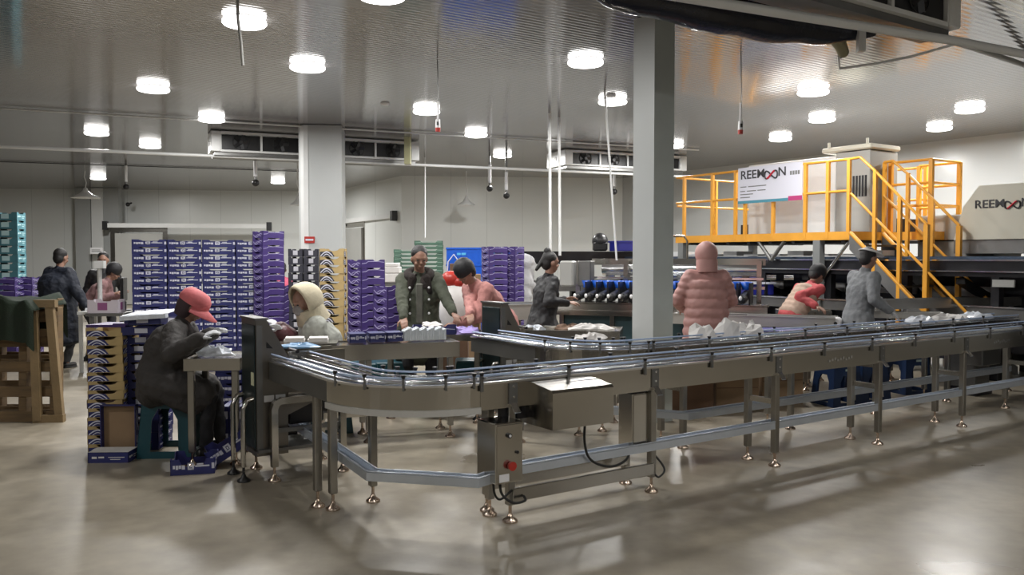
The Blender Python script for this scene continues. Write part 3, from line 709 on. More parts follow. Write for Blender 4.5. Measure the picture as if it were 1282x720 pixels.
# grading machine with black rollers
g0 = at(690, 378, z=.95); g1 = at(838, 381, z=.95)
d = g1 - g0; L_ = Vector((d.x, d.y)).length; ang = math.atan2(d.y, d.x)
e = thing('grading_machine', 'stainless grading machine with a row of black rollers and blue cups behind the narrow column', 'machine', (g0.x, g0.y, 0), ang)
obj('lower_frame', MB().box((0, 0, .78), (L_ + 1.2, .03, .95), 0).box((0, 0, .93), (L_ + 1.2, .35, .955), 0).box((0, -.04, .82), (L_ + 1.2, 0, .85), 0), STEEL, e)
obj('dark_base', MB().box((.1, .1, .12), (L_ + 1.1, .9, .78), 0), mat('dark teal panel', (.02, .05, .06), .4), e)
n_ = 15
for k in range(n_):
    x = .35 + (L_ + .7) * k / n_
    r = obj('roller', MB().cyl((x, .05, 1.02), (x, .55, 1.07), .055, n=14).ball((x, .04, 1.02), (.05, .03, .05), 10), BLACKP, e)
    obj('roller_cap', MB().ball((x - .02, .0, 1.04), (.022, .015, .03), 8), WHITEPL, r)
    c = obj('cup', MB().lathe([(.05, 0), (.078, .10), (.07, .10), (.04, .01)], 12, 0, Matrix.Translation((x, .50, 1.13))), BLUEPL, e)
    obj('roller_fork', MB().box((x + .06, .2, .95), (x + .08, .6, 1.22), 0), DARKM, e)
obj('upper_rail', MB().box((.2, .62, 1.25), (L_ + 1.1, .66, 1.28), 0).box((.2, .85, 1.12), (L_ + 1.1, .9, 1.16), 0), STEELB, e)
m = MB()
for k in range(24):
    a = (k / 24) * PI
    m.box((.5, 0, -.09), (L_ + 1.0, .004, .09), 0, M=Matrix.Translation((0, 1.15 - .2 * math.cos(a), 1.3 + .12 * math.sin(a))) @ Matrix.Rotation(a - PI / 2, 4, 'X')) if k % 6 == 0 else None
m.cyl((.45, 1.0, 1.38), (L_ + 1.0, 1.0, 1.38), .09, n=20)
for i in range(12): m.cyl((.5 + i * .22, .98, 1.28), (.62 + i * .22, .98, 1.28), .03, n=8)
obj('brush_drum', m, STEELB, e)
obj('hood', MB().box((.3, .95, 1.47), (L_ + 1.1, 1.5, 1.52), 0).box((.3, .94, 1.44), (L_ + 1.1, .97, 1.53), 0), STEEL, e)
obj('electric_box', MB().box((.02, .3, 1.15), (.21, .5, 1.50), 0, bev=.02), GREYP, e)
obj('electric_box', MB().box((.24, .45, 1.15), (.42, .65, 1.50), 0, bev=.01), STEELD, e)
for x in (.1, L_ * .5, L_ + 1.0): obj('leg', MB().box((x, .05, 0), (x + .06, .11, .78), 0), STEEL, e); obj('leg', MB().box((x, .8, 0), (x + .06, .86, 1.5), 0), STEEL, e)
# conveyor line with white clutter left of it, behind the black jacket
a_ = at(600, 392, z=.85); b_ = at(690, 390, z=.85)
simple_conveyor((a_.x, a_.y), (b_.x, b_.y), .6, .95, .2, 'grey feed conveyor behind the person in the black jacket', legs=2)
a_ = at(654, 350, d=13.5)
e = thing('bag_stack', 'crumpled white sack behind the person in the black jacket', 'sack', (a_.x - .05, a_.y, 0))
mm = MB(); 
rs_ = random.Random(5)
for k in range(46):
    z = .12 + 1.35 * rs_.random(); w_ = .26 - .10 * z / 1.5; a = rs_.random() * 6.28; mm.ball((math.cos(a) * w_ * .8, math.sin(a) * w_ * .7, z), (.12 + .06 * rs_.random(), .1, .10 + .12 * rs_.random()), 8)
mm.caps((0, 0, .15), (0, 0, 1.35), .26, .12)
sk = obj('sack', mm, mat('grey white sacking', (.45, .45, .46), .7, 0, .2, 8), e)
rm = sk.modifiers.new('r', 'REMESH'); rm.mode = 'VOXEL'; rm.voxel_size = .03
# long dark conveyor bank reaching behind to the wall
def beam_box(name, label, cat, p0, p1, z0, z1, dep, m, parts=None):
    a, b = Vector((p0[0], p0[1], 0)), Vector((p1[0], p1[1], 0)); dd = b - a
    e = thing(name, label, cat, (a.x, a.y, 0), math.atan2(dd.y, dd.x)); return e, dd.length
e, L_ = beam_box('rear_conveyor_bank', 'dark conveyor bank against the wall behind the grading machine', 'conveyor', (-.2, 15.5), (3.1, 16.8), 0, 0, 0, DARKM)
obj('upper_beam', MB().box((0, 0, 1.50), (L_, .8, 1.66), 0).box((0, -.02, 1.42), (L_, 0, 1.50), 0), DARKM, e)
obj('lower_beam', MB().box((0, 0, .9), (L_, .8, 1.1), 0), STEELD, e)
for x in (0.1, L_ * .5, L_ - .2): obj('leg', MB().box((x, 0, 0), (x + .1, .1, 1.5), 0), DARKM, e); obj('leg', MB().box((x, .7, 0), (x + .1, .8, 1.5), 0), DARKM, e)
a_ = at(767, 320, d=14.5)
o = obj('motor_housing', MB().ball((0, 0, .1), (.16, .14, .16), 14).box((-.14, -.12, -.10), (.14, .12, .08), 0, bev=.03), BLACKP); o.location = (a_.x, 16.6, 1.77); tag(o, 'black rounded motor on top of the rear conveyor bank', 'motor')
o = obj('plastic_crate', MB().box((0, 0, 0), (.75, .4, .2), 0, bev=.01).box((-.02, -.02, .17), (.77, .42, .2), 0), BLUED); o.location = (2.05, 14.6 + 1.5, 1.665); o.rotation_euler = (0, 0, .36); tag(o, 'deep blue crate on the rear bank left of the narrow column', 'crate')
o = obj('pipe_hoop', MB().tube([(0, 0, 0), (0, 0, 1.55), (.06, 0, 1.62), (.6, .2, 1.62), (.66, .22, 1.55), (.66, .22, 0)], .02, 8), STEEL); o.location = (2.35, 14.2, .35); o.location.z = 0; o.scale.z = 1.18; tag(o, 'thin steel hoop frame left of the narrow column', 'frame')

# ---- sorting machine under and beyond the platform, running along N
Q1 = Vector((4.82, 12.0, 0)); RN = math.atan2(N.y, N.x)          # platform front right corner
def q(t, s, z): return Q1 + N * t + U * s + Vector((0, 0, z))      # t along the front (away), s back to the right
sm = thing('sorting_machine', 'long black sorting machine running under the yellow platform to the right edge', 'machine', tuple(q(-5, .0, 0)), RN)
# local: x = t + 5 (along N), y = -s
def lb(m, t0, t1, s0, s1, z0, z1, mi=0, bev=0): return m.box((t0 + 5, -s1, z0), (t1 + 5, -s0, z1), mi, bev=bev)
m = MB(); lb(m, -4.6, 5.2, .15, .27, 1.30, 1.50); lb(m, -4.6, 5.2, 1.5, 1.6, 1.30, 1.50); obj('upper_beam', m, DARKM, sm)
m = MB(); lb(m, -4.6, 5.2, .13, .17, 1.50, 1.52); lb(m, -4.6, 5.2, .10, .15, 1.36, 1.375); lb(m, -4.6, 5.2, .02, .12, .92, .94); obj('edge_strip', m, STEELB, sm)
m = MB(); lb(m, -4.6, 5.2, .3, 1.5, 1.52, 1.56); obj('top_belt', m, BELT, sm)
m = MB(); lb(m, -4.6, 5.2, .05, .15, .78, .92); lb(m, -4.6, 5.2, 1.5, 1.6, .78, .92); obj('lower_beam', m, STEELD, sm)
m = MB(); lb(m, -4.6, 5.2, 1.25, 1.3, .1, 1.3); obj('back_panel', m, DARKM, sm)
m = MB(); lb(m, -4.6, 5.2, .3, 1.2, .35, .75); obj('chute_bed', m, DARKM, sm)
for t in (-4.4, -3.2, -2.0, -.8, .4, 1.6, 2.8, 4.0, 5.0):
    m = MB(); lb(m, t, t + .1, .15, .27, 0, 1.30); obj('leg', m, DARKM, sm)
    m = MB(); lb(m, t, t + .1, 1.4, 1.5, 0, 1.30); obj('leg', m, DARKM, sm)
for k, t in enumerate((-3.9, -2.7, -1.5, -.3, .9, 2.1, 3.3)):
    m = MB(); lb(m, t, t + .85, 1.22, 1.245, 1.0, 1.14, 0); obj('white_panel', m, PAPER, sm)
    m = MB(); m.prism([(.3, 1.28), (1.15, 1.0), (1.15, .9), (.3, 1.2)], t + 5.0, t + 5.12, M=Matrix(((0, 0, 1, 0), (-1, 0, 0, 0), (0, 1, 0, 0), (0, 0, 0, 1)))); obj('chute_arm', m, BLACKP, sm)
for k, t in enumerate((-4.0, -3.0, -2.2)):
    m = MB(); lb(m, t, t + .26, .10, .13, 1.18, 1.27); obj('name_plate', m, GREYP, sm)
m = MB()
for i in range(10): lb(m, -.2 + i * .45, .0 + i * .45 + .1, .5, .9, 1.57, 1.60 + .05 * (i % 3 == 0))
obj('top_fittings', m, WHITEP, sm)
for t, s in ((.9, .0), (-.6, .0)): pass
o = obj('plastic_crate', MB().box((0, 0, 0), (.5, .36, .2), 0, bev=.01).box((-.02, -.02, .175), (.52, .38, .21), 1), [BLUED, PRW]); a_ = q(1.75, -.15, .94); o.location = a_; o.rotation_euler = (0, 0, .2); tag(o, 'blue crate with pale rim on the dark machine left of the red vest', 'crate')
o.location.z = .942
# cream hood at the right
SH = .95
hd = thing('machine_hood', 'cream machine hood with black lettering at the right edge', 'machine', tuple(q(-5, SH + .22, 0)), RN)
hz0, hz1 = 1.79, 2.52
def solve_t(px, s):            # t on the vertical plane at offset s where pixel column px lands
    k = (px - 641) / FOC / (math.cos(PITCH)); 
    x0, y0 = Q1.x + U.x * s, Q1.y + U.y * s
    return (x0 - k * y0) / (k * N.y - N.x)
t1 = solve_t(1193, SH)
R2 = Matrix(((1, 0, 0, 0), (0, 0, 1, 0), (0, 1, 0, 0), (0, 0, 0, 1)))
obj('hood_body', MB().prism([(0, hz0), (t1 + 5 , hz0), (t1 + 5 - .12, hz0 + .45), (t1 + 5 - .33, hz1), (0, hz1)], -1.3, .22, M=R2), CREAM, hd)
obj('hood_skirt', MB().box((0, -1.2, 1.60), (t1 + 5 + .02, .18, hz0 - .002), 0), STEELD, hd)
obj('top_dome', MB().prism([(0, hz1), (2.9, hz1), (2.85, hz1 + .16), (2.7, hz1 + .22), (0, hz1 + .22)], -1.0, -.3, M=R2), CREAM, hd)
# letters on the front face; the face looks along -U: text x runs along -N (local -x)
LOGOK = mat('black lettering', (.03, .03, .035), .4); LOGOR = mat('red lettering', (.6, .02, .04), .4)
def infinity(parent, cx, cz, w, h, y, name, flip=1, rad=.012, M=None):
    pts = []
    for k in range(40):
        t = 2 * PI * k / 40; pts.append(Vector((cx + w / 2 * math.sin(t), y, cz + h / 2 * math.sin(2 * t) * 1.0)))
    a = [p for i, p in enumerate(pts) if True]
    m = MB(); m.tube(a[4:37], rad, 6, 0); 
    r = MB(); r.tube([p + Vector((0, y and (.004 if y > 0 else -.004), 0)) for p in (a[36:] + a[:5])], rad * 1.25, 6, 0)
    if M: m.v = [(M @ Vector(p))[:] for p in m.v]; r.v = [(M @ Vector(p))[:] for p in r.v]
    obj(name, m, LOGOK, parent); obj(name, r, LOGOR, parent)
def logo(parent, M, s, tail=''):
    """REEM + crossing loops + N, on the plane M (x right, y up, z out), s = letter height"""
    text_mesh('REEM', s * 1.38, 'lettering', LOGOK, parent, M, .004, 1.08, .0022 * s / .15)
    infinity(parent, s * 4.42, s * .5, s * 1.75, s * .86, .006, 'lettering', rad=s * .085, M=M @ Matrix(((1, 0, 0, 0), (0, 0, 1, 0), (0, 1, 0, 0), (0, 0, 0, 1))))
    text_mesh('N', s * 1.38, 'lettering', LOGOK, parent, M @ Matrix.Translation((s * 5.34, 0, 0)), .004, 1.08, .0022 * s / .15)
xl = at(1218, 262, d=11)      # first letter on the hood face, solve t
s_h = SH
tl = solve_t(1218, s_h); pl = q(tl, s_h, 0); zl = CAM_H + (HOR - 264) * pl.y / FOC
M = Matrix(((-1, 0, 0, tl + 5), (0, 0, 1, .224), (0, 1, 0, zl), (0, 0, 0, 1)))
logo(hd, M, .112)
# ---- yellow platform
pf = thing('platform', 'yellow railed steel platform on grey posts with stairs at its right', 'platform', tuple(q(0, 0, 0)), RN)
W_ = 2.0; TL = 3.46; ZD0, ZD1 = 1.80, 1.92; ZR = 2.95
m = MB().box((0, -.04, ZD0), (TL, .0, ZD1), 0).box((0, -W_, ZD0), (TL, -W_ + .04, ZD1), 0).box((-.0, -W_ + .04, ZD0), (.04, -.04, ZD1), 0).box((TL - .04, -W_ + .04, ZD0), (TL, -.04, ZD1), 0)
obj('deck_beam', m, YEL, pf)
obj('deck_plate', MB().box((.04, -W_ + .04, ZD1 - .03), (TL - .04, -.04, ZD1 - .005), 0), STEELD, pf)
m = MB()
for i in range(8): m.box((.0 + i * TL / 8 + .1, -W_ + .04, ZD0 - .04), (i * TL / 8 + .16, -.04, ZD0), 0)
obj('joist', m, DARKM, pf)
def rail_side(pts, posts, top=True, mids=(2.42,)):
    pass
def post(x, y, z0=ZD1 - .1, z1=ZR, w=.024, m=YEL): return obj('rail_post', MB().box((x - w, y - w, z0), (x + w, y + w, z1), 0), m, pf)
def railbar(a, b, r=.02): return obj('rail', MB().cyl(a, b, r, n=8), YEL, pf)
posts_f = [solve_t(px, 0) for px in (855, 890, 919, 931, 966, 1006, 1034)]
for t in posts_f: post(max(min(t, TL - .03), .03), -.02)
post(.03, -.02)
railbar((0, -.02, ZR), (TL, -.02, ZR)); railbar((0, -.02, 2.50), (TL, -.02, 2.50))
railbar((0, -W_ + .02, ZR), (TL, -W_ + .02, ZR)); railbar((0, -W_ + .02, 2.45), (TL, -W_ + .02, 2.45))
railbar((TL - .02, -.02, ZR), (TL - .02, -W_ + .02, ZR)); railbar((TL - .02, -.02, 2.45), (TL - .02, -W_ + .02, 2.45))
for k in range(5): post(.03 + (TL - .06) * k / 4, -W_ + .02)
post(TL - .02, -W_ / 2)
for (t, s) in ((TL - .12, .06), (TL - .12, W_ - .1), (.55, .06), (.55, W_ - .1)):
    obj('support_post', MB().box((t - .06, -s - .06, 0), (t + .06, -s + .06, ZD0), 0), mat('grey painted steel', (.20, .21, .21), .45) if 'gps' not in globals() else gps, pf)
obj('brace', MB().tube([(TL - 2.05, -.05, 1.5), (TL - 1.8, -.05, ZD0)], .03, 8).tube([(TL - 2.05, -.05, 1.5), (TL - 2.3, -.05, ZD0)], .03, 8), STEELD, pf)
obj('brace', MB().tube([(.5, -.1, 1.25), (.05, -.1, ZD0)], .025, 8), STEELB, pf)
# stairs: down from the platform's near end along -N
for s in (0.02, .82):
    obj('stair_stringer', MB().prism([(0, ZD1), (0, ZD1 - .26), (-1.72, .02), (-1.92, .02), (-1.92, .12)][::1], -s - .02, -s + .02, M=R2), STEELD, pf)
    railbar((0.0, -s, ZR), (-.14, -s, ZR + .01)); railbar((-.14, -s, ZR + .01), (-.36, -s, 2.76)); railbar((-.36, -s, 2.76), (-1.13, -s, 1.98))
    railbar((.0, -s, 2.46), (-1.13, -s, 1.38)); post(-1.13, -s, .05, 1.98, .03); post(-.38, -s, .9, 2.76, .024); post(-.75, -s, .6, 2.36, .024)
    railbar((.0, -s, ZD0 + .1), (-1.13, -s, .82), .03); railbar((-1.13, -s, 1.38), (-1.8, -s, .72)); 
for k in range(9):
    z = ZD1 - .19 * (k + 1); x = -.19 * k - .03
    obj('stair_tread', MB().box((x - .2, -.8, z - .03), (x, -.04, z), 0), STEELD, pf)
post(.0, -.84, 1.5, ZR)
# cage beyond the stairs: second railing box further right
for (s, t) in ((1.0, 0), (1.0, -.62), (1.75, 0), (1.75, -.62)): post(t, -s, ZD1 - .12, ZR, .028)
for z in (ZR, 2.62, 2.30):
    railbar((0, -1.0, z), (-.62, -1.0, z)); railbar((-.62, -1.0, z), (-.62, -1.75, z)); railbar((0, -1.75, z), (-.62, -1.75, z))
obj('deck_beam', MB().box((-.66, -1.8, ZD0), (0, -.95, ZD1), 0), YEL, pf)
for (s, t) in ((1.0, -.6), (1.75, -.6)): obj('support_post', MB().box((t - .04, -s - .04, 0), (t + .04, -s + .04, ZD0), 0), DARKM, pf)
# name banner on the front railing
sg = thing('company_banner', 'white banner with dark lettering hung on the yellow railing', 'banner', tuple(q(0, 0, 0)), RN)
tl, tr_ = solve_t(923, -.04), solve_t(1003, -.04); sgz0, sgz1 = 2.41, 2.985
obj('banner_sheet', MB().box((tr_, .035, sgz0), (tl, .045, sgz1), 0), mat('banner white', (.66, .66, .74), .4), sg)
obj('banner_stripe', MB().box((tr_ + .2, .0455, sgz0), (tl, .047, sgz0 + .045), 0).box((tr_, .0455, sgz0), (tr_ + .25, .0475, sgz0 + .07), 1), [mat('banner teal', (.06, .25, .33), .4), mat('banner magenta', (.45, .03, .16), .4)], sg)
wS = tl - tr_
M = Matrix(((-1, 0, 0, tl - .04 * wS), (0, 0, 1, .046), (0, 1, 0, 2.765), (0, 0, 0, 1)))
logo(sg, M, wS * .112)
mm = MB()
pass
for (z, xs) in ((2.67, ((.04, .14), (.17, .46))), (2.60, ((.04, .12), (.15, .30), (.32, .45))), (2.55, ((.04, .25),)), (2.50, ((.04, .2),))):
    for a, b in xs: obj('print_line', MB().box((tl - wS * b, .0455, z), (tl - wS * a, .047, z + .014), 0), STEELD, sg)
for i in range(4): x = tl - wS * (.82 + i * .038); obj('small_print', MB().box((x - wS * .028, .0455, 2.80), (x, .047, 2.86), 0), STEELD, sg)
# cream control cabinet standing on the platform behind the banner
cb_ = thing('control_cabinet', 'tall grey cream cabinet standing on the platform behind the banner', 'cabinet', tuple(q(0, 0, 0)), RN)
obj('cabinet_body', MB().box((.05, -1.25, ZD1), (.62, -.55, 3.13), 0, bev=.01), GREYP, cb_)
obj('cabinet_body', MB().box((.66, -1.25, ZD1), (2.35, -.6, 3.10), 0, bev=.01), WHITEP, cb_)
obj('top_drum', MB().box((.0, -1.25, 3.14), (.85, -.5, 3.22), 0, bev=.02).cyl((.1, -.55, 3.2), (.1, -.55, 3.3), .02).cyl((.75, -.55, 3.2), (.75, -.55, 3.3), .02), CREAM, cb_)
m = MB()
for k in range(7): m.box((.10 + k * .05, -.55, 2.45), (.13 + k * .05, -.54, 2.76), 0)
obj('vent_grille', m, DARKM, cb_)
obj('equipment_tray', MB().box((.1, -1.9, ZD1 + .0), (3.2, -1.4, ZD1 + .22), 0), DARKM, cb_)
# grey cabinets beyond the stairs
e = thing('side_cabinet', 'grey machine casing behind the yellow stairs left of the cream hood', 'machine', tuple(q(-1.0, 1.2, 0)), RN)
obj('casing', MB().box((-.35, -.9, 1.3), (.75, -.1, 2.16), 0, bev=.015).box((-.3, -.1, 1.78), (.7, -.085, 1.80), 1), [GREYP, DARKM], e)
obj('stand', MB().box((-.8, -.8, 0), (-.7, -.7, 1.3), 0).box((.1, -.8, 0), (.2, -.7, 1.3), 0).box((-.8, -.25, 0), (-.7, -.15, 1.3), 0).box((.1, -.25, 0), (.2, -.15, 1.3), 0), DARKM, e)
# ------------------------------------------------------------------ cartons
def wall_poly(w, h, dip, style):
    """outline of one tray side: full height at the corners, a dip between"""
    if style == 'box' or dip <= 0: return [(0, 0), (w, 0), (w, h), (0, h)]
    if style == 'wave':
        P = [(0, 0), (w, 0), (w, h), (w * .86, h)]
        for k in range(9): t = k / 8; P.append((w * (.82 - .60 * t), h - dip * (1 - (2 * t - 1) ** 4)))
        return P + [(w * .16, h), (0, h)]
    return [(0, 0), (w, 0), (w, h), (w * .80, h), (w * .74, h - dip), (w * .26, h - dip), (w * .20, h), (0, h)]
def tray_mb(w, d, h, dip=.03, style='trap', prints='text', th=.006, side_prints=None, closed=False):
    """open fruit tray; slots: 0 board, 1 print, 2 inner"""
    m = MB()
    X = lambda M: M
    fr = Matrix(((1, 0, 0, 0), (0, 0, 1, 0), (0, 1, 0, 0), (0, 0, 0, 1)))            # (x, z) -> front plane
    sd = Matrix(((0, 0, 1, 0), (1, 0, 0, 0), (0, 1, 0, 0), (0, 0, 0, 1)))            # (y, z) -> side plane
    pf_ = wall_poly(w, h, dip, style); ps = wall_poly(d, h, dip, style)
    m.prism(pf_, 0, th, M=fr); m.prism(pf_, d - th, d, M=fr)
    m.prism(ps, 0, th, M=sd); m.prism(ps, w - th, w, M=sd)
    m.box((th, th, 0), (w - th, d - th, th), 2)
    if closed: m.box((0, 0, h - .004), (w, d, h), 0)
    def pr(kind, w, M):
        e = .0012
        def b(x0, x1, z0, z1): m.prism([(w * x0, h * z0), (w * x1, h * z0), (w * x1, h * z1), (w * x0, h * z1)], -e, .0, M=M, mi=1)
        def curve(pts, t=.05):
            up = [(w * x, h * z) for x, z in pts]; dn = [(w * x, h * (z - t)) for x, z in pts][::-1]
            for i in range(len(pts) - 1): m.prism([(w * pts[i][0], h * (pts[i][1] - t)), (w * pts[i + 1][0], h * (pts[i + 1][1] - t)), (w * pts[i + 1][0], h * pts[i + 1][1]), (w * pts[i][0], h * pts[i][1])], -e, 0, M=M, mi=1)
        if kind == 'text':
            for k, (x0, x1) in enumerate(((.06, .11), (.125, .18), (.19, .25), (.26, .33))): b(x0, x1, .42 - .05 * (k % 2), .64)
            b(.39, .53, .32, .42); b(.39, .53, .68, .78); b(.39, .43, .32, .78); b(.49, .53, .32, .78); b(.445, .475, .47, .62)
            b(.56, .88, .50, .60); b(.60, .74, .63, .72); b(.93, .99, .35, .72)
        if kind == 'wave':
            curve([(.08 + .84 * k / 14, .42 + .25 * math.sin(k / 14 * PI * 2.0 + .6)) for k in range(15)], .09)
            curve([(.20 + .5 * k / 8, .30 + .25 * math.sin(k / 8 * PI)) for k in range(9)], .07)
        if kind == 'edge':
            curve([(.04, .55), (.2, .62), (.30, .82), (.7, .82), (.97, .72)], .07)
        if kind == 'arch':
            curve([(.06 + .5 * k / 10, .30 + .55 * math.sin(k / 10 * PI)) for k in range(11)], .16)
            curve([(.15 + .32 * k / 10, .22 + .35 * math.sin(k / 10 * PI)) for k in range(11)], .14)
        if kind == 'label': b(.34, .66, .22, .80)
        if kind == 'tan':
            m.prism([(w * .02, h * .04), (w * .62, h * .04), (w * .50, h * .62), (w * .34, h * .70), (w * .02, h * .62)], -e * .5, 0, M=M, mi=3)
            curve([(.04 + .50 * k / 10, .16 + .52 * math.sin(k / 10 * PI)) for k in range(11)], .15)
            curve([(.14 + .30 * k / 10, .08 + .30 * math.sin(k / 10 * PI)) for k in range(11)], .10)
        if kind == 'dash':
            b(.1, .22, .4, .6); b(.26, .4, .45, .6); b(.5, .9, .5, .56); b(.55, .8, .3, .36)
    pr(prints, w, fr)
    sp = side_prints if side_prints is not None else prints
    pr(sp, d, sd)                                     # left side (local x = 0)
    pr(sp, d, Matrix(((0, 0, -1, w), (1, 0, 0, 0), (0, 1, 0, 0), (0, 0, 0, 1))))   # right side
    return m
PROTO = {}
def tray(key, spec, mats, loc, rot, label, name='fruit_carton', group=None, cat='carton'):
    if key not in PROTO:
        o = obj(name, tray_mb(*spec[0], **spec[1]), mats); PROTO[key] = o
    else:
        o = PROTO[key].copy(); C.objects.link(o)
    o.location = loc; o.rotation_euler = (0, 0, rot)
    return tag(o, label, cat, group)
def stack(key, spec, mats, x, y, rot, n, what, group, z0=0.0, top_name=None, jit=.004, gap=.0006, name='fruit_carton', skip=0):
    h = spec[0][2]
    for i in range(n):
        if i < skip: continue
        a = random.uniform(-jit, jit)
        k = n - 1 - i
        tray(key, spec, mats, (x + random.uniform(-jit, jit), y + random.uniform(-jit, jit), z0 + i * (h + gap)), rot + a * 3, '%s, %s' % (what, nth(k)), name, group)
# the wide block of navy cartons
rb = math.radians(20); dx = Vector((math.cos(rb), math.sin(rb), 0)); dy = Vector((-dx.y, dx.x, 0))
c0 = at(165, 322, d=11.0); c0.z = 0
SP = (((.425, .33, .0985), dict(dip=.018, style='trap', prints='text', side_prints='dash')))
for col in range(4):
    p = c0 + dx * (.432 * col)
    stack('navy', SP, [NAVY, PRW, KRAFT], p.x, p.y, rb, 18, 'navy carton in the %s column of the wide block' % ['leftmost', 'second', 'third', 'rightmost'][col], 'navy cartons in the wide block', jit=.003)
p = c0 + dy * .34
stack('navy', SP, [NAVY, PRW, KRAFT], p.x, p.y, rb, 18, 'navy carton in the rear left column of the wide block', 'navy cartons in the wide block', jit=.003)
# tall purple tower right of it
def corner_stack(key, spec, mats, px, d, deg, n, what, group, **k):
    c = at(px, 322, d=d); r = math.radians(deg); stack(key, spec, mats, c.x, c.y, r, n, what, group, **k)
SPP = ((.30, .36, .0945), dict(dip=.02, style='wave', prints='edge', side_prints='wave'))
def tower(px, d, deg, n, what, group, key='purp', spec=SPP, mats=None, **k): corner_stack(key, spec, mats or [PURP, PRL, PURPD], px, d, deg, n, what, group, **k)
tower(329, 11.2, 38, 20, 'purple carton in the tall tower right of the navy block', 'purple cartons in the tall tower')
tower(352, 11.9, 38, 12, 'purple carton in the low tower behind the cream hood', 'purple cartons behind the cream hood')
# black label stack and yellow trays
SB = ((.42, .30, .103), dict(dip=.02, style='trap', prints='label', side_prints='label'))
for k, pxx in enumerate((361, 380)):
    c = at(pxx, 322, d=10.9 + .0 * k); 
    stack('blackc', ((.185, .30, .103), SB[1]), [BLACKC, PRK, KRAFT], c.x, c.y, .04, 16, 'black carton with grey label, %s row behind the cream hood' % ('left' if k == 0 else 'right'), 'black labelled cartons')
SY = ((.30, .38, .103), dict(dip=.030, style='wave', prints='tan', side_prints='tan'))
tower(400, 10.5, 5, 16, 'tan yellow tray in the tall stack before the wide column', 'tan yellow trays before the wide column', key='yel', spec=SY, mats=[YELC, PRW, KRAFTD, BLACKC])
# purple towers in the middle
tower(452, 9.5, 36, 16, 'purple carton in the middle tower behind small navy boxes', 'purple cartons in the middle tower')
tower(485, 8.9, 34, 13, 'purple carton in the lower tower beside the green coat', 'purple cartons in the low middle tower')
tower(645, 12.8, 62, 18, 'purple carton in the tower behind the pink sweater', 'purple cartons behind the pink sweater', spec=SPP)
c = at(612, 322, d=12.6)
stack('purp', SPP, [PURP, PRL, PURPD], c.x, c.y + .1, .35, 18, 'purple carton in the left column behind the pink sweater', 'purple cartons behind the pink sweater')
# green trays
SG = ((.45, .33, .064), dict(dip=.028, style='trap', prints='edge', side_prints='edge'))
c = at(519, 322, d=13.2); stack('green', SG, [GREENC, PRG, BLACKC], c.x, c.y, .1, 28, 'green tray in the taller stack behind the green coat man', 'green trays in the taller stack', skip=0)  # inner board black: shade painted into the gaps between trays
c = at(499, 322, d=13.9); stack('green', SG, [GREENC, PRG, BLACKC], c.x - .08, c.y, .05, 26, 'green tray in the shorter stack behind the green coat man', 'green trays in the shorter stack')  # same black inner board for the shaded gaps
# teal and purple at the far left
ST = ((.40, .30, .145), dict(dip=.03, style='trap', prints='label', side_prints='dash'))
c = at(-8, 322, d=14.5); stack('teal', ST, [TEAL, PRT, KRAFT], c.x, c.y, .08, 16, 'teal carton in the tall stack at the left edge', 'teal cartons at the left edge', skip=4)
for i in range(4):
    tray('teal', ST, [TEAL, PRT, KRAFT], (c.x, c.y, i * .1456), .08, 'teal carton in the tall stack at the left edge, %s' % nth(15 - i), group='teal cartons at the left edge')
c = at(14, 322, d=13.2); stack('purp', SPP, [PURP, PRL, PURPD], c.x, c.y, .1, 13, 'purple carton in the low tower before the teal stack', 'purple cartons at the left edge')
c = at(-8, 322, d=12.9); stack('purp', SPP, [PURP, PRL, PURPD], c.x, c.y, .1, 13, 'purple carton at the left edge beside the low tower', 'purple cartons at the left edge')
# blue plastic crates behind the bending person
def crate_mb(w, d, h):
    m = MB().box((0, 0, 0), (w, d, .01), 0)
    for (a, b) in (((0, 0), (w, .012)), ((0, d - .012), (w, d)), ((0, .012), (.012, d - .012)), ((w - .012, .012), (w, d - .012))): m.box((a[0], a[1], .01), (b[0], b[1], h), 0)
    m.box((-.012, -.012, h - .03), (w + .012, .0, h - .005), 0).box((-.012, d, h - .03), (w + .012, d + .012, h - .005), 0).box((-.012, 0, h - .03), (0, d, h - .005), 0).box((w, 0, h - .03), (w + .012, d, h - .005), 0)
    for k in range(6): m.box((w * (k + .5) / 6 - .006, -.01, .03), (w * (k + .5) / 6 + .006, 0, h - .03), 0)
    m.box((w * .3, -.006, h * .55), (w * .55, -.0, h * .68), 1)
    return m
cp = None
c = at(559, 322, d=14.4)
for col in range(2):
    for i in range(6):
        if cp is None: cp = o = obj('plastic_crate', crate_mb(.6, .4, .285), [BLUEPL, mat('light blue', (.1, .45, .75), .4)])
        else: o = cp.copy(); C.objects.link(o)
        o.location = (c.x + .63 * col, c.y, i * .286); o.rotation_euler = (0, 0, .03)
        tag(o, 'bright blue plastic crate behind the red bag, %s column, %s' % (('left', 'right')[col], nth(5 - i)), 'crate', 'bright blue plastic crates')
# foreground stack: tan trays and navy trays beside the seated woman
c = at(106, 322, d=6.57)
stack('tan2', ((.275, .36, .0705), dict(dip=.026, style='wave', prints='tan', side_prints='tan')), [YELC, PRW, KRAFTD, NAVY], c.x, c.y, .10, 14, 'tan tray in the near stack left of the teal stool', 'tan trays in the near stack', jit=.005)
c = at(152, 322, d=6.68)
stack('navy2', ((.27, .34, .0705), dict(dip=.02, style='trap', prints='label', side_prints='dash')), [NAVY, PRW, KRAFT], c.x, c.y, .06, 13, 'navy tray in the near stack touching the tan trays', 'navy trays in the near stack', jit=.006)
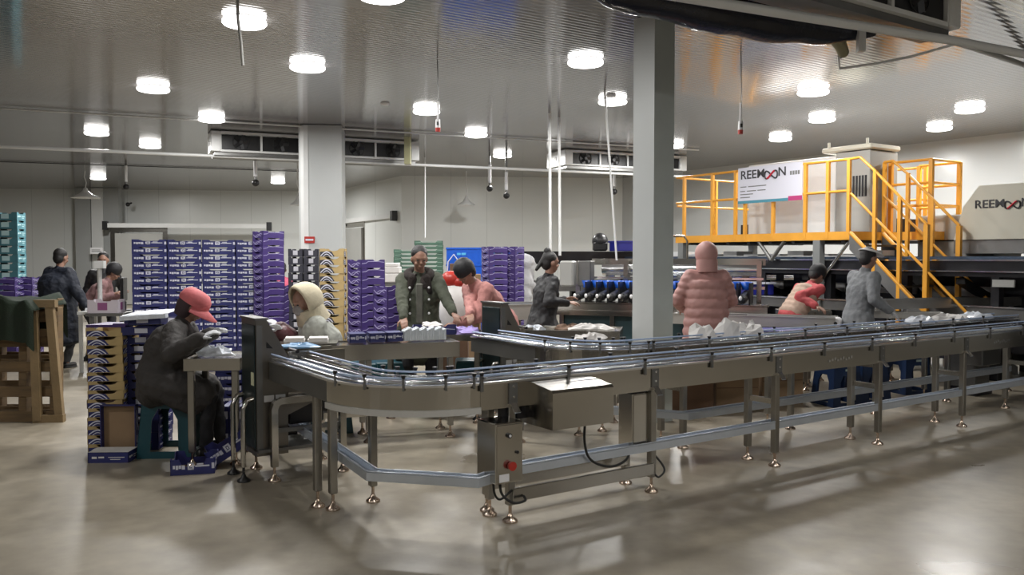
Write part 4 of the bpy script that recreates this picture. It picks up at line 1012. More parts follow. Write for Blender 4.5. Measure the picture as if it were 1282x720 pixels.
# loose flattened trays on top
for i, (px, z, rz, tx, lab, m_) in enumerate(((150, .935, .15, .06, 'crooked navy tray with pale end on top of the near navy stack', NAVY), (154, 1.01, -.1, -.09, 'silver backed open tray crowning the near navy stack', PAPER))):
    c = at(px, 322, d=6.6); o = obj('loose_tray', tray_mb(.30, .34, .065, dip=.0, style='box', prints='label'), [NAVY, PRW, m_]); o.location = (c.x, c.y, z); o.rotation_euler = (tx, -.05 * i, rz); tag(o, lab, 'tray')
c = at(150, 322, d=6.55); o = obj('silver_sheet', MB().prism([(0, 0), (.18, -.02), (.36, .01), (.35, .30), (.17, .33), (.0, .31)], 0, .006).prism([(.0, .0), (.36, .01), (.35, -.03), (0, -.03)], -.03, .003), FILM); o.location = (c.x, c.y, 1.085); o.rotation_euler = (.05, -.06, .05); tag(o, 'shiny folded sheet lying on top of the near navy stack', 'sheet')
c = at(106, 322, d=6.57); o = obj('folded_carton', MB().prism([(0, 0), (.30, .02), (.31, .28), (.02, .3)], 0, .02).prism([(.2, .02), (.32, .02), (.34, .2), (.22, .2)], .02, .03), PURPD); o.location = (c.x + .0, c.y, .998); tag(o, 'folded dark purple carton lying on the tan trays', 'folded carton')
# open tray standing on its side, and floor trays
q_ = at(126, 322, d=6.53)
o = obj('open_tray', tray_mb(.27, .40, .06, dip=0, style='box', prints='dash'), [NAVY, PRW, KRAFT]); o.location = (q_.x, q_.y, .0)
o.rotation_euler = (PI / 2, 0, .03); tag(o, 'open navy tray standing on edge with brown inside facing out, beside the teal stool', 'tray')
q_ = at(110, 580, z=0)
o = obj('fruit_carton', tray_mb(.30, .18, .08, dip=0, style='box', prints='dash', closed=True).box((.003, .003, .079), (.297, .177, .0815), 1), [NAVY, PAPER, PAPER]); o.location = (q_.x, q_.y, .0); o.rotation_euler = (0, 0, .05); tag(o, 'closed navy carton with white lid lying on the floor before the near stack', 'carton')
q_ = at(213, 596, z=0)
o = obj('fruit_carton', tray_mb(.30, .30, .11, dip=.05, style='trap', prints='text'), [NAVY, PRW, KRAFT]); o.location = (q_.x, q_.y, 0); o.rotation_euler = (0, 0, .25); tag(o, 'open navy tray with cut out front on the floor right of the stool', 'tray')
q_ = at(266, 588, z=0)
o = obj('fruit_carton', tray_mb(.34, .26, .12, dip=.04, style='trap', prints='text'), [NAVY, PRW, KRAFT]); o.location = (q_.x, q_.y + .02, .01); o.rotation_euler = (0, -.55, .35); tag(o, 'tilted navy tray leaning on another beside the feeding cabinet', 'tray')
q_ = at(273, 565, z=0)
for k in range(3):
    o = obj('standing_carton', MB().box((0, 0, 0), (.05, .3, .34), 0).box((.005, -.002, .24), (.045, 0, .30), 1).box((.005, -.002, .08), (.045, 0, .12), 1), [NAVY, PRW]); o.location = (q_.x + .062 * k, q_.y + .1, 0); o.rotation_euler = (0, 0, .1)
    tag(o, '%s flat navy carton standing upright under the small table' % ('leftmost', 'middle', 'rightmost')[k], 'carton', 'flat cartons under the small table')
# blue stack between woman and cabinet, behind
c = at(268, 322, d=7.6)
stack('navy', SP, [NAVY, PRW, KRAFT], c.x, c.y, .2, 7, 'navy carton in the low stack behind the small table', 'navy cartons behind the small table', z0=0)
# brown cartons on the floor behind the second conveyor
def kraft(px0, px1, d, z1, rot, label, dep=.38, m=KRAFT, tape=True):
    a, b = at(px0, 322, d=d), at(px1, 322, d=d + math.tan(rot) * (px1 - px0) / FOC * d); w = (Vector((b.x, b.y)) - Vector((a.x, a.y))).length
    e = thing('cardboard_box', label, 'cardboard box', (a.x, a.y, 0), rot)
    obj('box_body', MB().box((0, 0, 0), (w, dep, z1), 0, bev=.004), m, e)
    obj('box_flap', MB().box((.002, .002, z1 - .001), (w - .002, dep / 2 - .003, z1 + .004), 0).box((.002, dep / 2 + .003, z1 - .001), (w - .002, dep - .002, z1 + .004), 0), m, e)
    obj('seam', MB().box((w * .02, -.001, z1 * .55), (w * .98, 0, z1 * .57), 0), KRAFTD, e)
    return e
kraft(843, 895, 8.25, .40, .12, 'left brown cardboard box on the floor behind the second conveyor', m=KRAFTD)
kraft(898, 952, 8.45, .40, .12, 'middle brown cardboard box on the floor behind the second conveyor')
e = kraft(956, 1008, 8.7, .46, .2, 'right brown cardboard box with a small white label behind the second conveyor')
obj('label', MB().box((.1, -.004, .2), (.16, -.001, .27), 0), WHITEPL, e)
kraft(563, 583, 12.4, 1.45, 0.05, 'tall brown carton stack beside the blue crates', m=KRAFTD, dep=.3)
kraft(583, 602, 12.0, 1.3, 0.05, 'open brown carton behind the bending person in the pink sweater', dep=.3)
kraft(560, 600, 11.0, 1.0, 0.05, 'brown carton with dark top edge under the bent arm', dep=.35)
# ------------------------------------------------------------------ stools and bins
def stool(x, y, h, w, rot, label, m=TEALPL):
    e = thing('plastic_stool', label, 'stool', (x, y, 0), rot)
    t, b = w * .40, w * .5; th = .006
    obj('seat', MB().box((-t, -t, h - .03), (t, t, h), 0, bev=.012).box((-t * .3, -.02, h), (t * .3, .02, h + .002), 0), m, e)
    for k in range(4):
        M = Matrix.Rotation(k * PI / 2, 4, 'Z')
        # leg panel with an arched opening
        fr = Matrix(((1, 0, 0, 0), (0, -math.sin(0), -1, -t), (0, 1, 0, 0), (0, 0, 0, 1)))
        top, bot = h - .02, 0.0
        def pt(x, z): return (x * (b + (t - b) * z / h) / 1.0, z)
        outer = [(-1, 0), (-.62, 0), (-.58, h * .28), (-.50, h * .33), (.50, h * .33), (.58, h * .28), (.62, 0), (1, 0), (1, top), (-1, top)]
        def P(xn, z): s = (b + (t - b) * z / h); return Vector((xn * s, -s, z))
        mm = MB()
        def quad(xa, xb, z0, z1):
            vs = [P(xa, z0), P(xb, z0), P(xb, z1), P(xa, z1)]; vi = [v + Vector((0, th, 0)) for v in vs]
            mm.add(vs + vi, [(0, 1, 2, 3), (7, 6, 5, 4), (0, 4, 5, 1), (1, 5, 6, 2), (2, 6, 7, 3), (3, 7, 4, 0)], 0, False, M)
        quad(-1, -.52, 0, top); quad(.52, 1, 0, top); quad(-.52, .52, h * .72, top)
        quad(-.62, -.5, h * .12, h * .72) if False else None
        quad(-.52, .52, h * .0, h * .10)
        # rounded corners of the opening
        for s in (-1, 1):
            vs = [P(s * .52, h * .72), P(s * .28, h * .72), P(s * .52, h * .56)]; vi = [v + Vector((0, th, 0)) for v in vs]
            f = [(0, 1, 2), (5, 4, 3), (0, 3, 4, 1), (1, 4, 5, 2), (2, 5, 3, 0)]
            mm.add(vs + vi, f, 0, False, M)
        obj('leg_panel', mm, m, e)
    obj('logo_plate', MB().box((-.03, -t * 1.13, h * .82), (.04, -t * 1.11, h * .87), 0), mat('pale teal print', (.4, .5, .5), .4) if 'ptp' not in PROTO else PROTO['ptp'], e)
    return e
q_ = at(204, 574, z=0)
stool(q_.x, q_.y + .2, .53, .42, .06, 'dark teal plastic stool under the seated woman in the red cap')
for px, py, d_, lab in ((452, 480, 8.4, 'teal plastic stool left of the white legs under the packing table'), (490, 480, 8.5, 'teal plastic stool in the middle under the packing table'), (590, 470, 8.6, 'teal plastic bin with white leaf mark left of the rear cabinet')):
    p_ = at(px, 322, d=d_); s_ = stool(p_.x, p_.y, .50, .40, .1, lab)
    mm = MB()
    for k in range(3): mm.tube([(.06 + .02 * k - .05, -.218, .12 + .03 * k), (.02 + .02 * k - .05, -.218, .17 + .03 * k), (.04 - .01 + .02 * k, -.218, .20 + .035 * k)], [.004, .012, .003], 6)
    if '590' in str(px): obj('leaf_mark', mm, WHITEPL, s_)
for px, d_, lab in ((1050, 8.8, 'navy blue stool behind the second conveyor under the crossing belts'), (1085, 9.0, 'navy blue stool at the feet of the person in the grey coat'), (1138, 9.6, 'bright rimmed blue stool farther right behind the second conveyor')):
    p_ = at(px, 322, d=d_); stool(p_.x, p_.y, .45, .38, .3, lab, mat('navy plastic', (.010, .03, .09), .4))
o = obj('plastic_tub', MB().box((-.5, -.15, .0), (.5, .25, .22), 0, bev=.03).box((-.53, -.18, .2), (.53, .28, .225), 0), BLUED); p_ = at(950, 411, d=9.3); o.location = (p_.x, p_.y, .52); tag(o, 'deep blue plastic tub under the belt conveyor right of the pink puffer coat', 'tub')
e = thing('tub_stand', 'steel stand carrying the deep blue tub', 'stand', (p_.x, p_.y, 0))
obj('stand_top', MB().box((-.5, -.15, .49), (.5, .25, .518), 0), STEEL, e)
for x in (-.45, .45): leg(e, x, .05, .49)
# ------------------------------------------------------------------ wooden pallets standing at the left, with green cloth
def pallet(x, y, rot, w, h, lean, label):
    e = thing('wooden_pallet', label, 'pallet', (x, y, 0), rot)
    R = Matrix.Rotation(lean, 4, 'X')
    for k, xx in enumerate((0, w * .46, w - .07)):
        obj('post', MB().box((xx, .02, 0), (xx + .075, .115, h), 0, M=R, bev=.004), WOOD, e)
    for k in range(5):
        z = h * k / 4.6; obj('slat', MB().box((0, 0, z), (w, .02, z + .10), 0, M=R, bev=.003), WOOD, e)
    for z in (0.0, h * .45, h - .1): obj('slat', MB().box((0, .115, z), (w, .135, z + .1), 0, M=R, bev=.003), WOOD, e)
    return e
q_ = at(10, 532, z=0)
pallet(q_.x - .30, q_.y + .12, .05, .66, 1.08, -.05, 'front brown wooden pallet standing on edge at the left edge')
pallet(q_.x - .40, q_.y + .42, .02, .62, 1.15, -.03, 'rear brown wooden pallet standing on edge at the left edge')
e = thing('wooden_easel', 'light wooden frame leaning at the right end of the standing pallets', 'wooden frame', (at(56, 529, z=0).x, at(56, 529, z=0).y, 0), .12)
LW = mat('light pallet wood', (.21, .145, .07), .65, 0, .2, 4, .2, 40)
obj('post', MB().tube([(-.06, 0, 0.02), (-.10, .05, 1.13)], 0, sq=(.035, .03), up=(0, 1, 0)), LW, e)
obj('post', MB().tube([(.13, .02, 0.02), (.04, .06, 1.13)], 0, sq=(.035, .03), up=(0, 1, 0)), LW, e)
obj('rail', MB().box((-.15, .02, 1.08), (.10, .10, 1.15), 0), LW, e); obj('rail', MB().box((-.10, -.02, .0), (.17, .05, .07), 0), LW, e)
def cloth(name, x0, x1, y0, y1, zf, m, label, thick=.012, nx=26, ny=26, cat='cloth'):
    b = MB(); vs, fs = [], []
    for s in (1, -1):
        for j in range(ny + 1):
            for i in range(nx + 1):
                x = x0 + (x1 - x0) * i / nx; y = y0 + (y1 - y0) * j / ny; vs.append((x, y, zf(x, y, i / nx, j / ny) + s * thick / 2))
    n = (nx + 1) * (ny + 1)
    for j in range(ny):
        for i in range(nx):
            a = j * (nx + 1) + i; fs.append((a, a + 1, a + nx + 2, a + nx + 1)); fs.append((n + a, n + a + nx + 1, n + a + nx + 2, n + a + 1))
    for i in range(nx): fs.append((i + 1, i, n + i, n + i + 1)); a = ny * (nx + 1) + i; fs.append((a, a + 1, n + a + 1, n + a))
    for j in range(ny): a = j * (nx + 1); fs.append((a, a + nx + 1, n + a + nx + 1, n + a)); a += nx; fs.append((a + nx + 1, a, n + a, n + a + nx + 1))
    b.add(vs, fs, 0, True); o = obj(name, b, m); return tag(o, label, cat)
def drape(x, y, i, j):
    # j: 0 front hem .. 1 back hem
    top = 1.17 + .02 * math.sin(i * 9) + .015 * math.sin(i * 4 + j * 7)
    if i > .86: top -= (i - .86) * 2.2
    return top
b = MB(); vs, fs = [], []; NX, NY = 30, 30
x0, y0 = q_.x - .42, q_.y
for s in (0, 1):
    for j in range(NY + 1):
        for i in range(NX + 1):
            u_, v_ = i / NX, j / NY
            if v_ < .42: z = 1.17 - (.42 - v_) * .95; y = y0 + .03 - .02 * math.sin(u_ * 22) - s * .012
            elif v_ > .8: z = 1.17 - (v_ - .8) * 1.6; y = y0 + .62 + s * -.012
            else: z = 1.17 + .02 * math.sin((v_ - .42) * 8 + u_ * 5); y = y0 + .03 + (v_ - .42) / .38 * .58
            z -= s * .012 if .42 <= v_ <= .8 else 0
            z += .015 * math.sin(u_ * 13 + v_ * 3) - (max(0, u_ - .9) * 1.0)
            vs.append((x0 + u_ * .66, y, z))
n = (NX + 1) * (NY + 1)
for j in range(NY):
    for i in range(NX):
        a = j * (NX + 1) + i; fs += [(a, a + 1, a + NX + 2, a + NX + 1), (n + a, n + a + NX + 1, n + a + NX + 2, n + a + 1)]
b.add(vs, fs, 0, True); o = obj('cloth_cover', b, CLOTHG); tag(o, 'dark green cloth draped over the standing pallets', 'cloth')
# ------------------------------------------------------------------ small goods
def crumple(name, c, rx, ry, h, m, label, cat, seed=0, thick=None, n=16):
    rnd = random.Random(seed); b = MB(); rings = []
    for k, (rr, zz) in enumerate(((1, 0), (1.03, .35), (.8, .8), (.45, 1.0), (0.05, .9))):
        for i in range(n):
            a = 2 * PI * i / n; j = 1 + rnd.uniform(-.22, .22)
            rings.append((rx * rr * j * math.cos(a), ry * rr * j * math.sin(a), max(0, h * zz * (1 + rnd.uniform(-.4, .4)) if k else 0)))
    fs = []
    for k in range(4):
        for i in range(n): fs.append((k * n + i, k * n + (i + 1) % n, (k + 1) * n + (i + 1) % n, (k + 1) * n + i))
    fs.append(tuple(range(n))[::-1]); fs.append(tuple(range(4 * n, 5 * n)))
    b.add(rings, fs, 0, False); o = obj(name, b, m); o.location = c; return tag(o, label, cat)
def on(px, z, d): p = at(px, 322, d=d); return (p.x, p.y, z)
# paper and film on the table behind the second conveyor
T3 = [(668, 8.05, .10, .08, .05, FILM, 'crumpled film at the left end of the paper strewn table'), (712, 8.2, .14, .1, .05, KRAFTD, 'brown paper heap on the paper strewn table'), (738, 8.1, .2, .1, .06, PAPER, 'white paper heap on the paper strewn table')]
for i, (px, d_, a, b_, h, m_, lab) in enumerate(T3): crumple('paper_heap', on(px, .836, d_), a, b_, h, m_, lab, 'paper', i)
crumple('paper_heap', on(738, .832, 7.25), .13, .09, .05, PAPER, 'white crumpled paper on the second conveyor near its curve', 'paper', 11)
for i, (px, h_) in enumerate(((880, .10), (912, .13), (938, .11))): crumple('paper_heap', on(px, .835, 7.35 + .15 * i), .13, .1, h_, PAPER, '%s peaked white paper at the hem of the pink puffer coat' % ('left', 'middle', 'right')[i], 'paper', 20 + i, n=9)
# film heaps on the second conveyor, right
for i, (a, b_, lab) in enumerate(((5.9, .16, 'left of three film heaps on the second conveyor at the right'), (6.45, .2, 'middle of three film heaps on the second conveyor at the right'), (7.0, .2, 'right of three film heaps on the second conveyor at the right'))):
    p_ = uv(a, .97, TOP + .0); crumple('film_heap', tuple(p_), b_, .12, .07, [FILM, PAPER, FILM][i], lab, 'film', 40 + i, n=13)
# goods on the packing table and bench
c = on(507, .823, 7.18)
mb_ = MB()
for k in range(22): mb_.box((.017 * k, .004 * (k % 3), 0), (.017 * k + .0165, .12 + .005 * (k % 2), .09 + .008 * ((k * 5) % 4)), 0, bev=.004)
o = obj('film_bundle', mb_, mat('milky plastic liner', (.62, .66, .70), .3, 0, .08, 20)); o.location = (on(508, 0, 7.35)[0], 7.22, .826); o.rotation_euler = (0, 0, .33); tag(o, 'thick pale bundle of plastic liners standing on the packing table', 'film')
for i, (px, lab) in enumerate(((437, 'left'), (462, 'middle'), (484, 'right'))):
    c = on(px, .826, 7.05 + .06 * i); tray('small', ((.14, .22, .075), dict(dip=0, style='box', prints='text', side_prints='dash', closed=True)), [NAVY, PRW, KRAFT], c, .30, 'small navy box on the packing table, %s of three' % lab, group='small navy boxes on the packing table')
c = on(514, .832, 7.75); o = obj('open_tray', tray_mb(.42, .30, .07, dip=.02, prints='edge'), [NAVY, PRW, KRAFT]); o.location = c; o.rotation_euler = (0, 0, .05); tag(o, 'open navy tray under the hands of the man in the green coat', 'tray')
crumple('net_sleeve', on(584, .832, 7.85), .14, .1, .06, mat('lilac foam net', (.35, .27, .6), .6), 'lilac foam net heap beside the navy tray on the bench', 'foam net', 60, n=14)
crumple('paper_heap', on(540, .90, 7.95), .10, .07, .03, PAPER, 'folded white paper inside the navy tray on the bench', 'paper', 61)
# white bucket / bag with red top
e = thing('tall_bag', 'tall white bag with a red bundle on top, right of the green coat man', 'bag', on(568, 0, 9.3), 0)
obj('bag_body', MB().lathe([(.13, .75), (.17, .8), (.16, 1.0), (.14, 1.22), (.05, 1.25)], 18, 0, sy=.7), PAPER, e)
obj('red_bundle', MB().ball((-.03, 0, 1.3), (.12, .09, .1), 12).ball((.05, -.02, 1.27), (.08, .07, .07), 10), REDP, e)
obj('clear_cover', MB().tube([(-.08, 0, 1.3), (-.06, 0, 1.5), (0, 0, 1.58), (.07, 0, 1.48), (.13, 0, 1.25)], .008, 6), PRW, e)
obj('stand', MB().box((-.16, -.12, .0), (.16, .12, .75), 0, bev=.01), KRAFTD, e)
# white goods on top of feeding path before the cream hooded person
for i, (px, z, lab) in enumerate(((366, .839, 'left white paper stack before the cream hooded person'), (396, .839, 'right white paper stack before the cream hooded person'))):
    o = obj('paper_stack', MB().box((0, 0, 0), (.17, .16, .025), 0, bev=.004).box((.01, .0, .025), (.165, .15, .04), 0, bev=.004), PAPER); o.location = on(px - 12, z - .0, 6.95); o.rotation_euler = (0, 0, .2); tag(o, lab, 'paper')
e = thing('side_table', 'narrow steel table carrying the white paper stacks', 'table', on(382, 0, 7.0), .15)
obj('table_top', MB().box((-.42, -.12, .80), (.26, .3, .838), 0), STEEL, e)
for x in (-.38, .22):
    for y in (-.08, .26): leg(e, x, y, .8)
crumple('film_sheet', on(374, .885, 6.15), .16, .07, .03, mat('light blue film', (.22, .42, .68), .25), 'light blue film sheet over the start of the near conveyor', 'film', 81, n=12)
# glove and packet on the red cap woman's table
crumple('film_heap', (-2.25, 6.35, .802), .13, .08, .06, FILM, 'clear film heap under the white gloves of the red capped woman', 'film', 70, n=12)
# left desk with computer beyond the near stack
e = thing('weighing_desk', 'white desk with a weighing pole behind the tan trays at the far left', 'table', on(133, 0, 11.3), .1)
obj('desk_top', MB().box((-.35, -.1, .78), (.45, .5, .82), 0), WHITEP, e)
for x in (-.32, .42): obj('leg', MB().box((x - .02, -.08, 0), (x + .02, -.04, .78), 0), WHITEP, e); obj('leg', MB().box((x - .02, .44, 0), (x + .02, .48, .78), 0), WHITEP, e)
obj('pole', MB().cyl((-.09, 0, .82), (-.09, 0, 1.45), .03, n=10).box((-.14, -.05, 1.40), (-.02, .05, 1.5), 0), WHITEP, e)
o = obj('monitor', MB().box((-.02, -.2, .12), (.02, .2, .45), 0, bev=.01).box((-.03, -.03, 0), (.03, .03, .12), 0).box((-.1, -.1, 0), (.1, .1, .012), 0), BLACKP); o.location = (on(150, 0, 11.4)[0], 11.5, .822); o.rotation_euler = (0, 0, .3); tag(o, 'black monitor seen edge on at the left of the navy block', 'monitor')
tray('white', ((.38, .28, .17), dict(dip=.03, style='trap', prints='label')), [mat('white printed board', (.55, .5, .55), .5), mat('plum print', (.25, .08, .2), .5), KRAFTD], on(108, .82, 10.9), .1, 'white carton with plum print on the desk behind the tan trays', name='fruit_carton')
e = thing('low_bench', 'grey bench under the white plum printed carton', 'table', on(108, 0, 10.9), .1)
obj('bench_top', MB().box((-.02, -.02, .78), (.46, .34, .818), 0), STEELD, e)
for x in (.02, .4): obj('leg', MB().box((x, .0, 0), (x + .04, .04, .78), 0), STEELD, e); obj('leg', MB().box((x, .28, 0), (x + .04, .32, .78), 0), STEELD, e)
# white shelf goods left of the green trays
e = thing('paper_pile', 'pile of white cartons on a shelf behind the purple middle tower', 'cartons', on(490, 0, 13.0), 0)
obj('carton_pile', MB().box((-.25, 0, 1.15), (.3, .4, 1.3), 0, bev=.02).box((-.15, 0, 1.3), (.12, .3, 1.40), 0, bev=.01).box((-.1, 0, 1.4), (.1, .3, 1.46), 0, bev=.01), PAPER, e)
obj('shelf', MB().box((-.3, 0, 1.1), (.35, .42, 1.145), 0).box((-.3, 0, 0), (-.25, .05, 1.1), 0).box((.3, 0, 0), (.35, .05, 1.1), 0).box((-.3, .37, 0), (-.25, .42, 1.1), 0).box((.3, .37, 0), (.35, .42, 1.1), 0), STEELD, e)
# ------------------------------------------------------------------ people
def remesh(o, vox, smooth=4, disp=None):
    r = o.modifiers.new('r', 'REMESH'); r.mode = 'VOXEL'; r.voxel_size = vox; r.use_smooth_shade = True
    s = o.modifiers.new('s', 'SMOOTH'); s.factor = .5; s.iterations = smooth
WR = bpy.data.textures.new('cloth_folds', 'CLOUDS'); WR.noise_scale = .085; WR.noise_depth = 2
def folds(o, s):
    d = o.modifiers.new('d', 'DISPLACE'); d.texture = WR; d.strength = s; d.mid_level = .5; d.texture_coords = 'LOCAL'
def ik(a, b, l1, l2, hint):
    a, b, hint = Vector(a), Vector(b), Vector(hint); d = b - a; L_ = min(d.length, (l1 + l2) * .995); dn = d.normalized()
    b = a + dn * L_; x = (l1 * l1 - l2 * l2 + L_ * L_) / (2 * L_); h = math.sqrt(max(l1 * l1 - x * x, 0))
    w = hint - dn * hint.dot(dn); w.normalize(); return a + dn * x + w * h, b
def capsR(m, a, b, ra, rb): m.caps(a, b, ra, rb, 12)
def hand(m, wrist, dirn, palm, side, curl=.5, s=1.0):
    """palm, four bent fingers and a thumb, pointing along dirn; palm faces «palm»"""
    w = Vector(wrist); f = Vector(dirn).normalized(); p = Vector(palm); p = (p - f * p.dot(f)).normalized(); l = f.cross(p).normalized() * side
    for k in range(4):
        o = l * (.028 - .019 * k) * s
        m.caps(w + f * .01 * s + o * .6, w + f * .085 * s + o, .014 * s, .0125 * s, 8)
        L_ = (.07, .08, .075, .058)[k] * s; a = w + f * .085 * s + o
        b = a + (f * math.cos(curl * .5) + p * math.sin(curl * .5)) * L_ * .45; c = b + (f * math.cos(curl * 1.3) + p * math.sin(curl * 1.3)) * L_ * .32; e = c + (f * math.cos(curl * 2) + p * math.sin(curl * 2)) * L_ * .23
        m.caps(a, b, .0095 * s, .009 * s, 8); m.caps(b, c, .009 * s, .008 * s, 8); m.caps(c, e, .008 * s, .007 * s, 8)
    a = w + f * .03 * s + l * .03 * s; b = a + (f * .6 + l * .8) * .035 * s; c = b + (f * .85 + l * .25 + p * .4) * .04 * s
    m.caps(a, b, .013 * s, .011 * s, 8); m.caps(b, c, .011 * s, .009 * s, 8)
def person(name_label, x, y, rot, coat, trousers, H=1.65, lean=0, seat=None, hl=None, hr=None, head_pitch=0, head_yaw=0, skirt=None, hat=None, hair=None, hood=None,
           puffer=False, gloves=None, fl=None, fr=None, collar=None, coat_r=1.0, extra=None, sleeve=None, shoe=BLACKP, side_lean=0, detail=1, dr=1.0, arm=1.12):
    e = thing('person', name_label, 'person', (x, y, 0), rot)
    k = H / 1.65
    ph = seat if seat is not None else .88 * k
    T = .46 * k; ln = math.radians(lean)
    up = Vector((math.sin(math.radians(side_lean)), math.sin(ln), math.cos(ln))).normalized(); fw = Vector((0, math.cos(ln), -math.sin(ln)))
    pel = Vector((0, 0, ph + (.07 if seat is not None else 0))); chest = pel + up * T * .68; neck = pel + up * (T + .03)
    sh = {s: chest + up * .12 * k + Vector((s * .165 * k, 0, 0)) for s in (-1, 1)}
    hd_ang = ln * .6 + math.radians(head_pitch)
    hup = Vector((0, math.sin(hd_ang), math.cos(hd_ang)))
    head = neck + hup * .165 * k
    Hm = Matrix.Translation(head) @ Matrix.Rotation(math.radians(head_yaw), 4, 'Z') @ Matrix.Rotation(-hd_ang, 4, 'X')
    hands = {-1: Vector(hl) if hl else Vector((-.24 * k, .05, ph - .02)), 1: Vector(hr) if hr else Vector((.24 * k, .05, ph - .02))}
    feet = {-1: Vector(fl) if fl else Vector((-.11, 0, .08)), 1: Vector(fr) if fr else Vector((.11, .03, .08))}
    b = MB(); c = MB(); t = MB(); shm = MB(); hm = MB()
    # head
    def hp(p): return Hm @ Vector(p)
    b.ball((0, 0, .02), (.075 * k, .092 * k, .10 * k), 18, M=Hm); b.ball((0, .02, -.045), (.058 * k, .068 * k, .065 * k), 14, M=Hm)
    b.ball((0, .055, -.085), (.03 * k, .028 * k, .022 * k), 10, M=Hm)
    b.add([(0, .092, .02), (-.014, .085, -.022), (.014, .085, -.022), (0, .118, -.018), (0, .07, -.03)], [(0, 1, 3), (0, 3, 2), (1, 4, 3), (3, 4, 2), (0, 4, 1), (0, 2, 4)], 0, True, Hm)
    b.ball((0, .10, -.017), (.013, .016, .011), 8, M=Hm); b.ball((0, .087, -.052), (.024, .012, .007), 8, M=Hm); b.ball((0, .085, -.063), (.02, .012, .008), 8, M=Hm)
    b.ball((0, .082, .032), (.05, .014, .010), 10, M=Hm)
    for s in (-1, 1): b.ball((s * .078 * k, 0, -.008), (.012, .02, .032), 8, M=Hm); b.ball((s * .04, .068, -.03), (.022, .02, .02), 8, M=Hm)
    b.caps(neck - up * .06, head - hup * .05, .055 * k, .05 * k)
    # torso inside clothing
    b.caps(pel, chest, .10 * k, .12 * k); 
    shoulder_r = .062 * k
    elb, wr, kn, an = {}, {}, {}, {}
    for s in (-1, 1):
        dd = (hands[s] - sh[s])
        elb[s], wr[s] = ik(sh[s], hands[s] , .285 * k, .25 * k, Vector((s * (.9 if puffer else .35), -.6, -.6)))
        hip = pel + Vector((s * .09 * k, 0, -.02))
        kn[s], an[s] = ik(hip, feet[s], .42 * k, .41 * k, Vector((s * .12, 1, .15)))
        b.caps(sh[s], elb[s], .04 * k, .035 * k); b.caps(elb[s], wr[s], .035 * k, .024 * k); b.caps(hip, kn[s], .07 * k, .05 * k); b.caps(kn[s], an[s], .045 * k, .035 * k); b.caps(chest + up * .1, sh[s], .05, .045)
        fd = (wr[s] - elb[s]).normalized(); pm = Vector((-s * .3, .0, -1))
        gm = MB() if gloves else b
        hand(gm, wr[s], fd, pm, -s, .5, 1.0 * k)
        if gloves: remesh(obj('glove', gm, gloves, e), .0065, 2)
        # clothing
        ar = min(coat_r, arm); c.caps(chest + up * .09 * k, sh[s], .085 * k * ar, .072 * k * ar); c.caps(sh[s], elb[s], .072 * k * ar, .058 * k * ar); c.caps(elb[s], wr[s] - fd * .015, .056 * k * ar, .043 * k * ar)
        c.caps(chest + up * .05 * k, sh[s] - up * .05, .085 * k * coat_r, .062 * k * coat_r)
        t.caps(hip, kn[s], .092 * k, .068 * k); t.caps(kn[s], an[s] + Vector((0, 0, .02)), .064 * k, .052 * k)
        sf = Vector((0, 1, 0)) if seat is None else Vector((0, 1, 0))
        shm = MB(); shm.caps(an[s] + Vector((0, -.03, -.04)), an[s] + Vector((0, .13, -.045)), .042, .035); shm.box((an[s].x - .04, an[s].y - .07, max(an[s].z - .08, .001)), (an[s].x + .04, an[s].y + .16, an[s].z - .055), 0, bev=.01); obj('shoe', shm, shoe, e)
    t.caps(pel + Vector((-.06, 0, 0)), pel + Vector((.06, 0, 0)), .115 * k, .115 * k)
    # coat trunk: elliptical slices from pelvis to chest
    n = 19; WT = (.165, .158, .152, .155, .165, .172, .160); DT = (.125, .12, .115, .118, .122, .12, .100)
    for i in range(n):
        fi = i / (n - 1) * 6; i0 = min(int(fi), 5); fr_ = fi - i0
        q = pel.lerp(chest + up * .05, i / (n - 1)); w_ = (WT[i0] * (1 - fr_) + WT[i0 + 1] * fr_) * k * coat_r; d_ = (DT[i0] * (1 - fr_) + DT[i0 + 1] * fr_) * k * coat_r
        M = Matrix.Translation(q) @ Matrix.Rotation(-ln, 4, 'X'); c.ball((0, -.03 * (dr - 1), 0), (w_, d_ * dr, .09 * k), 16, M=M)
    c.caps(neck - up * .05, neck + up * .005, .085 * k, .068 * k)
    if skirt:      # coat length below the pelvis (m)
        if seat is None:
            for i in range(18):
                f = i / 17; c.ball((pel.x, pel.y - .01, pel.z - skirt * f), ((.17 + .035 * f) * k * coat_r, (.13 + .03 * f) * k * coat_r, .09), 16)
        else:
            for s in (-1, 1): c.caps(pel + Vector((s * .10, 0, .0)), pel.lerp(kn[s], .80) + Vector((s * .02, 0, .0)), .14 * k * dr, .115 * k * dr); c.caps(pel + Vector((s * .15, .02, -.05)), pel.lerp(kn[s], .7) + Vector((s * .06, 0, -.10)), .10, .07)
            c.caps(pel.lerp(kn[-1], .6), pel.lerp(kn[1], .6), .11, .11)
            c.ball((pel.x, pel.y - .03, pel.z - .02), (.2 * k, .17 * k, .13), 16); c.ball((pel.x, pel.y - .05, pel.z - .10), (.19 * k, .15 * k, .12), 16)
